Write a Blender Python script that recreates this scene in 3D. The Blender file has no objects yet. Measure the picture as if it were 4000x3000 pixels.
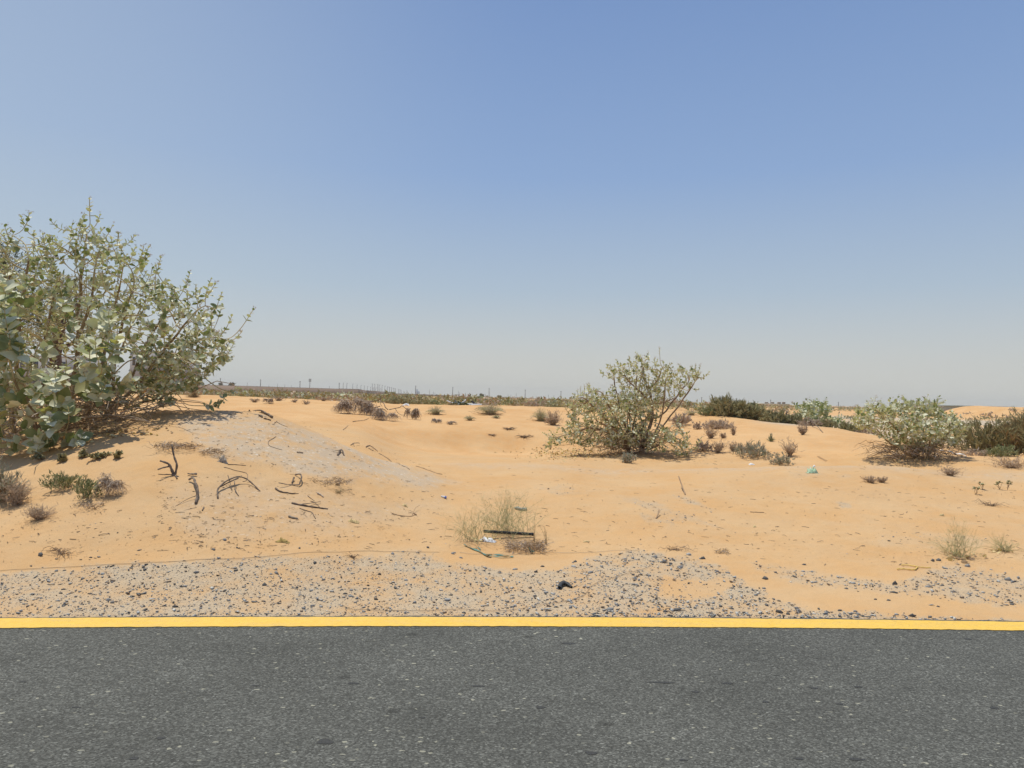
import bpy, bmesh, math, random
import numpy as np
from mathutils import Matrix, Vector

# ------------------------------------------------------------------ camera, sky, sun
S = bpy.context.scene
C = S.collection
W0, H0, F = 4000.0, 3000.0, 2750.0
CAM = np.array([0.0, 0.0, 1.5])
TH = math.atan(53.0 / F)
RO = 0.026
f0 = np.array([0, math.cos(TH), math.sin(TH)])
r0 = np.array([1.0, 0, 0]); u0 = np.array([0, -math.sin(TH), math.cos(TH)])
CR = math.cos(RO) * r0 + math.sin(RO) * u0
CU = -math.sin(RO) * r0 + math.cos(RO) * u0
CF = f0
cam = bpy.data.cameras.new('camera'); co = bpy.data.objects.new('camera', cam); C.objects.link(co)
cam.sensor_width = 36.0; cam.lens = 36.0 * F / W0; cam.clip_start = 0.05; cam.clip_end = 20000
M = Matrix.Identity(4)
for i in range(3):
    M[i][0] = CR[i]; M[i][1] = CU[i]; M[i][2] = -CF[i]; M[i][3] = CAM[i]
co.matrix_world = M
S.camera = co

SUN_DIR = Vector((-0.21, 0.19, 0.96)).normalized()
SUN_EL = math.asin(SUN_DIR.z)
SUN_AZ = math.atan2(SUN_DIR.x, SUN_DIR.y)
w = bpy.data.worlds.new('World'); S.world = w; w.use_nodes = True
nt = w.node_tree; nt.nodes.clear()
out = nt.nodes.new('ShaderNodeOutputWorld'); bg = nt.nodes.new('ShaderNodeBackground')
sky = nt.nodes.new('ShaderNodeTexSky'); sky.sky_type = 'NISHITA'; sky.sun_disc = False
sky.sun_elevation = SUN_EL; sky.sun_rotation = SUN_AZ
sky.air_density = 1.3; sky.dust_density = 3.0; sky.ozone_density = 2.0; sky.altitude = 0
SKY_STR = 0.10
bg.inputs['Strength'].default_value = SKY_STR
# dusty desert air: the clear sky greys towards the horizon with elevation
tc = nt.nodes.new('ShaderNodeTexCoord'); sx = nt.nodes.new('ShaderNodeSeparateXYZ')
rampf = nt.nodes.new('ShaderNodeValToRGB')
nt.links.new(tc.outputs['Generated'], sx.inputs[0]); nt.links.new(sx.outputs['Z'], rampf.inputs[0])
def L(c):  # sRGB 0-255 -> linear
    return tuple(((x / 255.0) / 12.92 if x / 255.0 <= 0.04045 else ((x / 255.0 + 0.055) / 1.055) ** 2.4) for x in c)
el = rampf.color_ramp.elements
stops = [(0.0, (219, 218, 209)), (0.055, (207, 210, 208)), (0.15, (176, 194, 212)), (0.30, (141, 170, 212)), (0.52, (114, 146, 197)), (1.0, (84, 118, 180))]
el[0].position = 0; el[0].color = L(stops[0][1]) + (1,)
el[1].position = 1; el[1].color = L(stops[-1][1]) + (1,)
for p, c in stops[1:-1]:
    e = el.new(p); e.color = L(c) + (1,)
mul = nt.nodes.new('ShaderNodeVectorMath'); mul.operation = 'SCALE'; mul.inputs['Scale'].default_value = 1.0 / SKY_STR
mx = nt.nodes.new('ShaderNodeMix'); mx.data_type = 'RGBA'; mx.inputs[0].default_value = 0.86
nt.links.new(rampf.outputs[0], mul.inputs[0])
nt.links.new(sky.outputs[0], mx.inputs[6]); nt.links.new(mul.outputs[0], mx.inputs[7])
dotn = nt.nodes.new('ShaderNodeVectorMath'); dotn.operation = 'DOT_PRODUCT'; nt.links.new(tc.outputs['Generated'], dotn.inputs[0])
dotn.inputs[1].default_value = (-0.93, 0.25, 0.28)
gr = nt.nodes.new('ShaderNodeValToRGB'); gr.color_ramp.elements[0].position = 0.30; gr.color_ramp.elements[0].color = (0, 0, 0, 1); gr.color_ramp.elements[1].position = 0.95; gr.color_ramp.elements[1].color = (.36, .36, .36, 1); gr.color_ramp.interpolation = 'EASE'
nt.links.new(dotn.outputs['Value'], gr.inputs[0])
mx2 = nt.nodes.new('ShaderNodeMix'); mx2.data_type = 'RGBA'; nt.links.new(gr.outputs[0], mx2.inputs[0]); nt.links.new(mx.outputs[2], mx2.inputs[6])
mx2.inputs[7].default_value = tuple(c / SKY_STR for c in L((196, 208, 214))) + (1,)   # forward-scattering veil towards the sun's side
nt.links.new(mx2.outputs[2], bg.inputs[0]); nt.links.new(bg.outputs[0], out.inputs[0])
sl = bpy.data.lights.new('sun', 'SUN'); sl.energy = 3.9; sl.angle = math.radians(0.5); sl.color = (1.0, 0.965, 0.855)
so = bpy.data.objects.new('sun', sl); C.objects.link(so)
so.rotation_euler = SUN_DIR.to_track_quat('Z', 'Y').to_euler(); so.location = (-20, 10, 50)
S.view_settings.view_transform = 'Standard'; S.view_settings.look = 'None'
S.view_settings.exposure = 0.0; S.view_settings.gamma = 1.0
S.cycles.max_bounces = 6; S.cycles.transparent_max_bounces = 8

# ------------------------------------------------------------------ maths helpers
def smooth(x): x = np.clip(x, 0, 1); return x * x * (3 - 2 * x)
def proj(P):
    d = np.asarray(P, float) - CAM
    w_ = d @ CF
    w_ = np.where(np.abs(w_) < 1e-6, 1e-6, w_)
    return W0 / 2 + F * (d @ CR) / w_, H0 / 2 - F * (d @ CU) / w_
def ray(u, v):
    u = np.asarray(u, float); v = np.asarray(v, float)
    return CF + ((u - W0 / 2) / F)[..., None] * CR - ((v - H0 / 2) / F)[..., None] * CU
def at(u, v, Y):
    """point on the ray through pixel u,v at depth Y"""
    d = ray(u, v); Y = np.asarray(Y, float)
    return CAM + d * (Y / d[..., 1])[..., None]
def zof(s, Y, v):
    a = F * (s * CU[0] + CU[1]) - (H0 / 2 - v) * CF[1]
    b = F * CU[2] - (H0 / 2 - v) * CF[2]
    return CAM[2] - Y * a / b
def pchip(x, y, q):
    x = np.asarray(x, float); y = np.asarray(y, float)
    h = np.diff(x); d = np.diff(y) / h; m = np.zeros_like(y)
    for i in range(1, len(x) - 1):
        if d[i - 1] * d[i] > 0:
            w1 = 2 * h[i] + h[i - 1]; w2 = h[i] + 2 * h[i - 1]
            m[i] = (w1 + w2) / (w1 / d[i - 1] + w2 / d[i])
    m[0] = d[0]; m[-1] = d[-1]
    q = np.clip(q, x[0], x[-1]); k = np.clip(np.searchsorted(x, q) - 1, 0, len(x) - 2)
    t = (q - x[k]) / h[k]
    return ((2*t**3-3*t**2+1)*y[k] + (t**3-2*t**2+t)*h[k]*m[k] + (-2*t**3+3*t**2)*y[k+1] + (t**3-t**2)*h[k]*m[k+1])
_rs = np.random.RandomState(7)
_perm = _rs.rand(256, 256)
def vnoise(x, y):
    xi = np.floor(x).astype(int); yi = np.floor(y).astype(int)
    fx = smooth(x - xi); fy = smooth(y - yi)
    a = _perm[xi & 255, yi & 255]; b = _perm[(xi + 1) & 255, yi & 255]
    c = _perm[xi & 255, (yi + 1) & 255]; d = _perm[(xi + 1) & 255, (yi + 1) & 255]
    return (a * (1 - fx) + b * fx) * (1 - fy) + (c * (1 - fx) + d * fx) * fy - 0.5
def fbm(x, y, o=4):
    r = 0; a = 1.0
    for i in range(o):
        r = r + a * vnoise(x * 2 ** i + 17.3 * i, y * 2 ** i + 5.1 * i); a *= 0.5
    return r

# ------------------------------------------------------------------ terrain heights
# per image column: (distance, image row) where the ground is seen, or (distance, None, height) where it is hidden
T = {
 -500: [(5,None,0),(5.4,None,.03),(6.2,None,.2),(7.5,None,.45),(9,None,.65),(10.5,None,.8),(13,None,.8),(20,None,.8),(30,None,1.1),(40,None,.9),(70,None,.8),(200,None,.8),(400,None,.6),(3000,None,1.0)],
 0:    [(5,None,-.01),(5.5,2235),(5.9,2130),(6.5,2020),(7.5,1870),(8.5,1790),(9.5,1720),(11,1660),(13,None,.8),(20,None,.8),(30,None,1.15),(40,None,.9),(70,None,.8),(200,None,.8),(400,None,.6),(3000,None,1.0)],
 400:  [(5,None,0),(5.8,2160),(6.2,2050),(7,1895),(8,1765),(9,1675),(10,1622),(12,None,.95),(15,None,.75),(20,None,.75),(30,1540),(40,None,.95),(70,None,.8),(200,None,.85),(400,None,.7),(3000,None,1.0)],
 800:  [(5,None,0),(5.9,2140),(6.4,2020),(7,1885),(8,1745),(9,1645),(10,1593),(11.5,None,1.1),(14,None,.75),(20,None,.75),(30,1545),(40,None,.95),(70,None,.85),(200,None,.9),(400,None,.8),(3000,None,1.0)],
 1000: [(5,None,0),(6,2140),(6.5,2030),(7.2,1905),(8,1795),(9,1680),(10,1603),(11.3,None,1.05),(14,None,.65),(18,1640),(24,1590),(31,1553),(40,None,.95),(70,None,.85),(200,None,.9),(400,None,.85),(3000,None,1.0)],
 1200: [(5,None,0),(6,2150),(6.5,2065),(7.2,1955),(8,1850),(9,1750),(10,1672),(11.3,None,.85),(13.5,None,.45),(17,1660),(23,1608),(31,1562),(40,None,.92),(70,None,.85),(200,None,.9),(400,None,.85),(3000,None,1.0)],
 1400: [(5,None,0),(6.2,2150),(7,2040),(8,1925),(9,1835),(10,1765),(11,None,.58),(12.5,None,.38),(15,1720),(19,1660),(24,1617),(31,1572),(40,None,.9),(70,None,.85),(200,None,.9),(400,None,.85),(3000,None,1.0)],
 1600: [(5,None,0),(6.4,2155),(7,2090),(8,1995),(9,1910),(10,1850),(10.8,1820),(12,None,.30),(13.5,1798),(16,1765),(18.6,1740),(21,1670),(25,1625),(31.5,1583),(40,None,.9),(70,None,.85),(200,None,.85),(400,None,.85),(3000,None,1.0)],
 1800: [(5,None,0),(6.5,2165),(8,2025),(9.5,1930),(11,1868),(13,1815),(14.5,1795),(17,1778),(19.7,1763),(21.3,1680),(25,1628),(31.5,1585),(40,None,.9),(70,None,.85),(200,None,.8),(400,None,.8),(3000,None,1.0)],
 2000: [(5,None,0),(6.6,2175),(8,2035),(9.5,1935),(11,1870),(13,1818),(14.8,1800),(17,1787),(19.9,1768),(21.5,1680),(25,1632),(31.5,1587),(40,None,.88),(70,None,.85),(200,None,.8),(400,None,.8),(3000,None,1.0)],
 2200: [(5,None,0),(6.6,2185),(8,2045),(9.5,1940),(11,1875),(13,1820),(14.8,1800),(17,1778),(19.6,1755),(21.3,1690),(25,1640),(31.5,1593),(40,None,.88),(70,None,.85),(200,None,.8),(400,None,.8),(3000,None,1.0)],
 2400: [(5,None,0),(6.7,2170),(8,2050),(9.5,1945),(11,1880),(13.2,1822),(14.3,None,.11),(16.3,1782),(19,1745),(23,1680),(27,1630),(32,1600),(40,None,.88),(70,None,.8),(200,None,.8),(400,None,.8),(3000,None,1.0)],
 2600: [(5,None,0),(6.7,2170),(8,2055),(9.5,1950),(11,1885),(13.2,1824),(14.3,None,.11),(16.3,1790),(18,1750),(21,1705),(25,1650),(30,1612),(36,None,.95),(45,1590),(70,None,.9),(200,None,.8),(400,None,.8),(3000,None,1.0)],
 2800: [(5,None,0),(6.7,2180),(8,2060),(9.5,1955),(11,1888),(13.2,1822),(14.3,None,.11),(16,1790),(18,1740),(20,1705),(23,1660),(27,1622),(30,None,.95),(36,None,.85),(50,None,.9),(80,None,.9),(200,None,.7),(400,None,.7),(3000,None,1.0)],
 3000: [(5,None,0),(6.5,2210),(8,2065),(9.5,1960),(11,1890),(13.2,1820),(14.3,None,.14),(16,1790),(18,1735),(20,1690),(23,1652),(26,None,.8),(30,None,.6),(40,None,.6),(60,None,.7),(100,None,.75),(200,None,.7),(400,None,.7),(3000,None,1.0)],
 3200: [(5,None,0),(6.3,2240),(8,2070),(9.5,1965),(11,1893),(13,1820),(14,None,.17),(16,1780),(18,1730),(20,1695),(22,1667),(24,None,.75),(27,None,.55),(40,None,.55),(60,None,.7),(100,None,.75),(200,None,.7),(400,None,.7),(3000,None,1.0)],
 3400: [(5,None,0),(6.3,2245),(8,2075),(9.5,1970),(11,1898),(13,1824),(14,None,.19),(16,1775),(18,1735),(20,1702),(22,None,.6),(26,None,.45),(40,None,.5),(60,None,.7),(100,None,.75),(200,None,.7),(400,None,.7),(3000,None,1.0)],
 3600: [(5,None,-.01),(6.2,2260),(8,2080),(9.5,1975),(11,1905),(13,1832),(14.2,None,.26),(15.2,1795),(17,1760),(19,1730),(20.5,None,.5),(24,None,.4),(40,None,.5),(60,None,.7),(100,None,.75),(200,None,.7),(400,None,.7),(3000,None,1.0)],
 3800: [(5.1,None,-.02),(6.2,2265),(8,2085),(9.5,1982),(11,1912),(13,1845),(14.3,1815),(15.6,1788),(17,1776),(18.5,None,.4),(24,None,.35),(40,None,.5),(60,None,.7),(100,None,.75),(200,None,.7),(400,None,.7),(3000,None,1.0)],
 4000: [(5.2,None,-.03),(6.2,2270),(8,2090),(9.5,1990),(11,1920),(13,1850),(14.3,1820),(15.8,1800),(16.8,None,.4),(18.5,None,.35),(24,None,.35),(40,None,.5),(60,None,.7),(100,None,.75),(200,None,.7),(400,None,.7),(3000,None,1.0)],
 4500: [(5.3,None,-.03),(6.2,None,.05),(8,None,.13),(11,None,.3),(14.3,None,.42),(16.8,None,.4),(24,None,.35),(40,None,.5),(60,None,.7),(100,None,.75),(200,None,.7),(400,None,.7),(3000,None,1.0)],
}
LYN = 500
LY = np.linspace(math.log(4.2), math.log(3000.0), LYN)
cols_u = sorted(T)
cols_s = np.array([(u - 2000) / F for u in cols_u])
ZC = []
for u, s in zip(cols_u, cols_s):
    xs = [math.log(4.2)]; zs = [-0.03]
    for k in T[u]:
        xs.append(math.log(k[0])); zs.append(k[2] if k[1] is None else zof(s, k[0], k[1]))
    ZC.append(pchip(xs, zs, LY))
ZC = np.array(ZC)
SF = np.linspace(cols_s[0], cols_s[-1], 420)
ZG = np.array([pchip(cols_s, ZC[:, j], SF) for j in range(LYN)]).T      # (s, Y)
# soften the knots a little
for _ in range(3):
    ZG[1:-1] = 0.25 * ZG[:-2] + 0.5 * ZG[1:-1] + 0.25 * ZG[2:]
    ZG[:, 1:-1] = 0.2 * ZG[:, :-2] + 0.6 * ZG[:, 1:-1] + 0.2 * ZG[:, 2:]
def road_edge(x):
    x = np.asarray(x, float); xc = np.clip(x, -6, 6)
    return 4.862 + 0.0735 * xc - 0.0055 * xc ** 2 + (0.0735 - 0.011 * np.sign(x) * 6) * (x - xc)
def height(x, y):
    x = np.asarray(x, float); y = np.asarray(y, float)
    yy = np.clip(y, 4.2, 2999.0)
    s = x / yy
    fs = np.clip((s - SF[0]) / (SF[-1] - SF[0]) * (len(SF) - 1), 0, len(SF) - 1.001)
    fy = np.clip((np.log(yy) - LY[0]) / (LY[-1] - LY[0]) * (LYN - 1), 0, LYN - 1.001)
    i = fs.astype(int); j = fy.astype(int); a = fs - i; b = fy - j
    z = (ZG[i, j]*(1-a) + ZG[i+1, j]*a)*(1-b) + (ZG[i, j+1]*(1-a) + ZG[i+1, j+1]*a)*b
    amp = smooth((yy - 5.2) / 2.5)
    z = z + amp * (0.085 * fbm(x / 2.1 + 3, y / 1.9, 3) * smooth((yy-6)/6) + 0.018 * fbm(x * 2.3, y * 2.3 + 9, 4) + 0.006 * fbm(x * 14, y * 14, 2))
    z = z + 0.007 * fbm(x * 9, y * 9, 3) * smooth((yy - 4.9) / 0.4)
    # hummocky desert further out
    far = smooth((yy - 42) / 40)
    z = z + far * (0.55 * np.abs(fbm(x / 22 + 40, y / 22, 3)) - 0.12) * (1 - 0.6 * smooth((yy - 200) / 300))
    # high dune at right, beyond the scrub
    dx = (x - 58.5) / 10.0; dy = (y - 73.0) / 9.0
    r = np.sqrt(np.maximum(dx * dx * (1 + 0.15 * np.sin(dx * 2)) + dy * dy, 0)) + 0.10 * fbm(x / 6, y / 6, 2)
    z = z + 1.18 * smooth((1.35 - r) / 0.5)
    z = np.where(y < road_edge(x) - 0.02, np.minimum(z, -0.03), z)
    return z
def ground_hit(u, v, ymin=4.3, ymax=900.0):
    u = np.atleast_1d(np.asarray(u, float)); v = np.atleast_1d(np.asarray(v, float))
    d = ray(u, v); d = d / d[:, 1:2]
    Ys = np.exp(np.linspace(math.log(ymin), math.log(ymax), 520))
    if len(u) <= 400:
        P = CAM + d[:, None, :] * Ys[None, :, None]
        g = P[..., 2] - height(P[..., 0], P[..., 1])
        k = np.argmax(g <= 0, axis=1); none = ~(g <= 0).any(axis=1); k = np.maximum(k, 1); i = np.arange(len(u))
        g1, g2 = g[i, k - 1], g[i, k]; t = np.clip(g1 / np.maximum(g1 - g2, 1e-9), 0, 1)
        hit = Ys[k - 1] + (Ys[k] - Ys[k - 1]) * t; hit = np.where(none, ymax, hit)
        P = CAM + d * hit[:, None]; P[:, 2] = height(P[:, 0], P[:, 1]); return P
    hit = np.full(len(u), np.nan); prev = np.full(len(u), 1.0); py = Ys[0]
    for Y in Ys:
        P = CAM + d * Y
        g = P[:, 2] - height(P[:, 0], P[:, 1])
        m = np.isnan(hit) & (g <= 0)
        hit[m] = py + (Y - py) * np.clip(prev[m] / np.maximum(prev[m] - g[m], 1e-9), 0, 1)
        prev = g; py = Y
    hit = np.where(np.isnan(hit), ymax, hit)
    P = CAM + d * hit[:, None]
    P[:, 2] = height(P[:, 0], P[:, 1])
    return P
def G(u, v): return ground_hit(u, v)[0]
def gz(x, y): return float(height(np.array([x]), np.array([y]))[0])

# ------------------------------------------------------------------ object helpers
def mk(name, V, faces, mats, parent=None, mi=None, smooth_=False):
    """faces: list of int arrays (n,3) or (n,4); mi: matching list of material indices"""
    me = bpy.data.meshes.new(name)
    V = np.asarray(V, np.float32)
    faces = [np.asarray(f_, np.int32) for f_ in faces if len(f_)]
    me.vertices.add(len(V)); me.vertices.foreach_set('co', V.ravel())
    loops = np.concatenate([f_.ravel() for f_ in faces])
    tot = np.concatenate([np.full(len(f_), f_.shape[1], np.int32) for f_ in faces])
    st = np.concatenate([[0], np.cumsum(tot)[:-1]]).astype(np.int32)
    me.loops.add(len(loops)); me.loops.foreach_set('vertex_index', loops)
    me.polygons.add(len(tot)); me.polygons.foreach_set('loop_start', st)
    try: me.polygons.foreach_set('loop_total', tot)
    except Exception: pass
    if mi is not None:
        me.polygons.foreach_set('material_index', np.concatenate([np.asarray(a, np.int32) for a in mi if len(a)]))
    if smooth_: me.polygons.foreach_set('use_smooth', np.ones(len(tot), bool))
    if not isinstance(mats, (list, tuple)): mats = [mats]
    for m in mats: me.materials.append(m)
    me.update(calc_edges=True); me.validate()
    o = bpy.data.objects.new(name, me); C.objects.link(o)
    if parent: o.parent = parent
    return o
class MB:
    def __init__(s): s.v = []; s.f = []; s.m = []; s.n = 0
    def add(s, V, Fs, mi=0):
        V = np.asarray(V, float)
        for f_ in (Fs if isinstance(Fs, list) else [Fs]):
            f_ = np.asarray(f_)
            if len(f_) == 0: continue
            s.f.append(f_ + s.n)
            s.m.append(np.full(len(f_), mi) if np.isscalar(mi) else np.asarray(mi))
        s.v.append(V); s.n += len(V)
    def obj(s, name, mats, parent=None, off=None, smooth_=False):
        V = np.concatenate(s.v)
        if off is not None: V = V - np.asarray(off)
        return mk(name, V, s.f, mats, parent, s.m, smooth_)
def tag(o, label=None, cat=None, group=None, kind=None):
    if label: o['label'] = label
    if cat: o['category'] = cat
    if group: o['group'] = group
    if kind: o['kind'] = kind
    return o
def empty(name, loc, label, cat, group=None):
    o = bpy.data.objects.new(name, None); C.objects.link(o); o.location = tuple(float(a) for a in loc)
    o.empty_display_size = 0.1
    return tag(o, label, cat, group)

def tubes(P, R, sides=3):
    """P (n,K,3) polylines, R (n,K) radii -> verts, quads"""
    P = np.asarray(P, float); R = np.asarray(R, float)
    n, K, _ = P.shape
    D = np.empty_like(P); D[:, 1:-1] = P[:, 2:] - P[:, :-2]; D[:, 0] = P[:, 1] - P[:, 0]; D[:, -1] = P[:, -1] - P[:, -2]
    D /= np.linalg.norm(D, axis=2, keepdims=True) + 1e-9
    ref = np.where(np.abs(D[..., 2:3]) < 0.9, np.array([0, 0, 1.0]), np.array([1.0, 0, 0]))
    A = np.cross(D, ref); A /= np.linalg.norm(A, axis=2, keepdims=True) + 1e-9
    B = np.cross(D, A)
    ang = np.arange(sides) * 2 * math.pi / sides
    ring = A[:, :, None, :] * np.cos(ang)[None, None, :, None] + B[:, :, None, :] * np.sin(ang)[None, None, :, None]
    V = P[:, :, None, :] + ring * R[:, :, None, None]
    idx = np.arange(n * K * sides).reshape(n, K, sides)
    nx = np.roll(idx, -1, axis=2)
    Q = np.stack([idx[:, :-1], nx[:, :-1], nx[:, 1:], idx[:, 1:]], axis=-1).reshape(-1, 4)
    return V.reshape(-1, 3), Q
def capped(P, R):
    P = np.asarray(P, float); R = np.asarray(R, float)
    a = P[:, :1] + (P[:, :1] - P[:, 1:2]) / (np.linalg.norm(P[:, :1] - P[:, 1:2], axis=2, keepdims=True) + 1e-9) * R[:, :1, None] * .3
    b = P[:, -1:] + (P[:, -1:] - P[:, -2:-1]) / (np.linalg.norm(P[:, -1:] - P[:, -2:-1], axis=2, keepdims=True) + 1e-9) * R[:, -1:, None] * .3
    return np.concatenate([a, P, b], 1), np.concatenate([R[:, :1] * .05, R, R[:, -1:] * .05], 1)
def box(x0, x1, y0, y1, z0, z1):
    V = np.array([[x, y, z] for z in (z0, z1) for y in (y0, y1) for x in (x0, x1)], float)
    Q = np.array([[0,2,3,1],[4,5,7,6],[0,1,5,4],[2,6,7,3],[0,4,6,2],[1,3,7,5]])
    return V, Q

# ------------------------------------------------------------------ materials
def mat(name, col, rough=0.85, var=None, scale=4.0, spec=0.2, trans=0.0, bump=0.0, bscale=30.0, metallic=0.0, det=3.0):
    m = bpy.data.materials.new(name); m.use_nodes = True
    n = m.node_tree; b = n.nodes['Principled BSDF']
    b.inputs['Base Color'].default_value = tuple(col) + (1,)
    b.inputs['Roughness'].default_value = rough; b.inputs['Metallic'].default_value = metallic
    b.inputs['Specular IOR Level'].default_value = spec
    tcn = n.nodes.new('ShaderNodeTexCoord')
    if var is not None:
        nz = n.nodes.new('ShaderNodeTexNoise'); nz.inputs['Scale'].default_value = scale; nz.inputs['Detail'].default_value = det
        n.links.new(tcn.outputs['Object'], nz.inputs['Vector'])
        r = n.nodes.new('ShaderNodeValToRGB'); r.color_ramp.elements[0].position = 0.35; r.color_ramp.elements[1].position = 0.65
        r.color_ramp.elements[0].color = tuple(col) + (1,); r.color_ramp.elements[1].color = tuple(var) + (1,)
        n.links.new(nz.outputs['Fac'], r.inputs[0]); n.links.new(r.outputs[0], b.inputs['Base Color'])
    if trans > 0:
        t = n.nodes.new('ShaderNodeBsdfTranslucent'); mxs = n.nodes.new('ShaderNodeMixShader'); mxs.inputs[0].default_value = trans
        t.inputs['Color'].default_value = tuple(min(1, c * k) for c, k in zip(col, (1.2, 1.5, 0.7))) + (1,)
        n.links.new(b.outputs[0], mxs.inputs[1]); n.links.new(t.outputs[0], mxs.inputs[2])
        n.links.new(mxs.outputs[0], n.nodes['Material Output'].inputs[0])
    if bump > 0:
        nz2 = n.nodes.new('ShaderNodeTexNoise'); nz2.inputs['Scale'].default_value = bscale; nz2.inputs['Detail'].default_value = 4
        n.links.new(tcn.outputs['Object'], nz2.inputs['Vector'])
        bp = n.nodes.new('ShaderNodeBump'); bp.inputs['Strength'].default_value = bump; bp.inputs['Distance'].default_value = 0.01
        n.links.new(nz2.outputs['Fac'], bp.inputs['Height']); n.links.new(bp.outputs[0], b.inputs['Normal'])
    return m

class NB:  # small node-graph builder
    def __init__(s, name):
        s.m = bpy.data.materials.new(name); s.m.use_nodes = True; s.t = s.m.node_tree
        s.b = s.t.nodes['Principled BSDF']
        s.co = s.t.nodes.new('ShaderNodeTexCoord').outputs['Object']
    def lk(s, a, b): s.t.links.new(a, b)
    def noise(s, scale, detail=4, rough=0.55, vec=None, dist=0.0):
        n = s.t.nodes.new('ShaderNodeTexNoise'); n.inputs['Scale'].default_value = scale
        n.inputs['Detail'].default_value = detail; n.inputs['Roughness'].default_value = rough; n.inputs['Distortion'].default_value = dist
        s.lk(vec or s.co, n.inputs['Vector']); return n.outputs['Fac']
    def voro(s, scale, out='Color', feature='F1', vec=None):
        n = s.t.nodes.new('ShaderNodeTexVoronoi'); n.feature = feature; n.inputs['Scale'].default_value = scale
        s.lk(vec or s.co, n.inputs['Vector']); return n.outputs[out]
    def scale(s, v):
        n = s.t.nodes.new('ShaderNodeVectorMath'); n.operation = 'MULTIPLY'; s.lk(s.co, n.inputs[0]); n.inputs[1].default_value = v
        return n.outputs[0]
    def ramp(s, fac, stops, interp='LINEAR'):
        n = s.t.nodes.new('ShaderNodeValToRGB'); cr = n.color_ramp; cr.interpolation = interp
        cr.elements[0].position = stops[0][0]; cr.elements[0].color = s.c(stops[0][1])
        cr.elements[1].position = stops[-1][0]; cr.elements[1].color = s.c(stops[-1][1])
        for p, c in stops[1:-1]:
            e = cr.elements.new(p); e.color = s.c(c)
        s.lk(fac, n.inputs[0]); return n.outputs[0]
    def c(s, c): return (c, c, c, 1) if np.isscalar(c) else tuple(c) + (1,)
    def mix(s, f_, a, b, mode='MIX'):
        n = s.t.nodes.new('ShaderNodeMix'); n.data_type = 'RGBA'; n.blend_type = mode
        for x, i in ((f_, 0), (a, 6), (b, 7)):
            if isinstance(x, bpy.types.NodeSocket): s.lk(x, n.inputs[i])
            elif i == 0: n.inputs[0].default_value = x
            else: n.inputs[i].default_value = s.c(x)
        return n.outputs[2]
    def math(s, op, a, b=0.0, clamp=False):
        n = s.t.nodes.new('ShaderNodeMath'); n.operation = op; n.use_clamp = clamp
        for x, i in ((a, 0), (b, 1)):
            if isinstance(x, bpy.types.NodeSocket): s.lk(x, n.inputs[i])
            else: n.inputs[i].default_value = x
        return n.outputs[0]
    def attr(s, name):
        n = s.t.nodes.new('ShaderNodeAttribute'); n.attribute_name = name; return n.outputs['Fac']
    def bump(s, h, strength, dist):
        n = s.t.nodes.new('ShaderNodeBump'); n.inputs['Strength'].default_value = strength; n.inputs['Distance'].default_value = dist
        s.lk(h, n.inputs['Height']); return n

# sand with gravelly and crusted ground where those materials lie
q = NB('desert_sand')
sandA = (0.575, 0.328, 0.142); sandB = (0.63, 0.392, 0.190); sandC = (0.56, 0.378, 0.200)
dune = q.attr('dune'); n1 = q.noise(0.8, 5); n2 = q.noise(6.0, 4); n3 = q.noise(60, 3)
base = q.mix(q.ramp(n1, [(0.38, 0), (0.62, 1)]), sandA, sandB)
base = q.mix(q.math('MULTIPLY', q.ramp(n2, [(0.45, 0), (0.7, 1)]), 0.5), base, sandC)
base = q.mix(q.math('SUBTRACT', 0.62, q.math('MULTIPLY', dune, 0.62)), base, q.mix(q.ramp(q.noise(1.3, 6, .65), [(0.38, 0), (0.6, 1)]), (0.54, 0.328, 0.150), (0.535, 0.363, 0.197)))
grain = q.ramp(q.noise(260, 2), [(0.3, 0.86), (0.7, 1.12)])
crust = q.attr('crust')
cn = q.math('MULTIPLY', crust, q.ramp(q.noise(4.0, 8, 0.75), [(0.40, 0.12), (0.54, 0.95)]))
base = q.mix(cn, base, (0.50, 0.385, 0.265))
chip = q.ramp(q.voro(42, 'Color'), [(0.0, 0), (0.86, 0), (0.9, 1), (1, 1)])
base = q.mix(q.math('MULTIPLY', q.math('MULTIPLY', chip, crust), 0.55), base, (0.66, 0.60, 0.50))
grav = q.attr('gravel')
gm = q.math('MULTIPLY', grav, q.ramp(q.noise(2.6, 6, 0.7), [(0.34, 0.12), (0.60, 0.95)]))
gcol = q.ramp(q.voro(95, 'Color'), [(0.0, (0.15, 0.15, 0.155)), (0.25, (0.30, 0.275, 0.24)), (0.5, (0.45, 0.37, 0.27)), (0.8, (0.50, 0.42, 0.31)), (1.0, (0.62, 0.57, 0.49))])
gcol = q.mix(0.55, gcol, (0.52, 0.385, 0.235))
base = q.mix(gm, base, gcol)
base = q.mix(1.0, base, grain, 'MULTIPLY')
far = q.attr('stony')
base = q.mix(q.math('MULTIPLY', far, 0.8), base, (0.46, 0.40, 0.31))
q.lk(base, q.b.inputs['Base Color']); q.b.inputs['Roughness'].default_value = 0.95; q.b.inputs['Specular IOR Level'].default_value = 0.08
bpn = q.bump(q.math('ADD', q.math('ADD', q.noise(45, 5, 0.6), q.math('MULTIPLY', q.noise(7, 4, 0.55), 1.8)), q.math('MULTIPLY', q.math('MULTIPLY', grav, q.voro(80, 'Distance')), 1.2)), 0.45, 0.012)
q.lk(bpn.outputs[0], q.b.inputs['Normal'])
M_SAND = q.m

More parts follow.
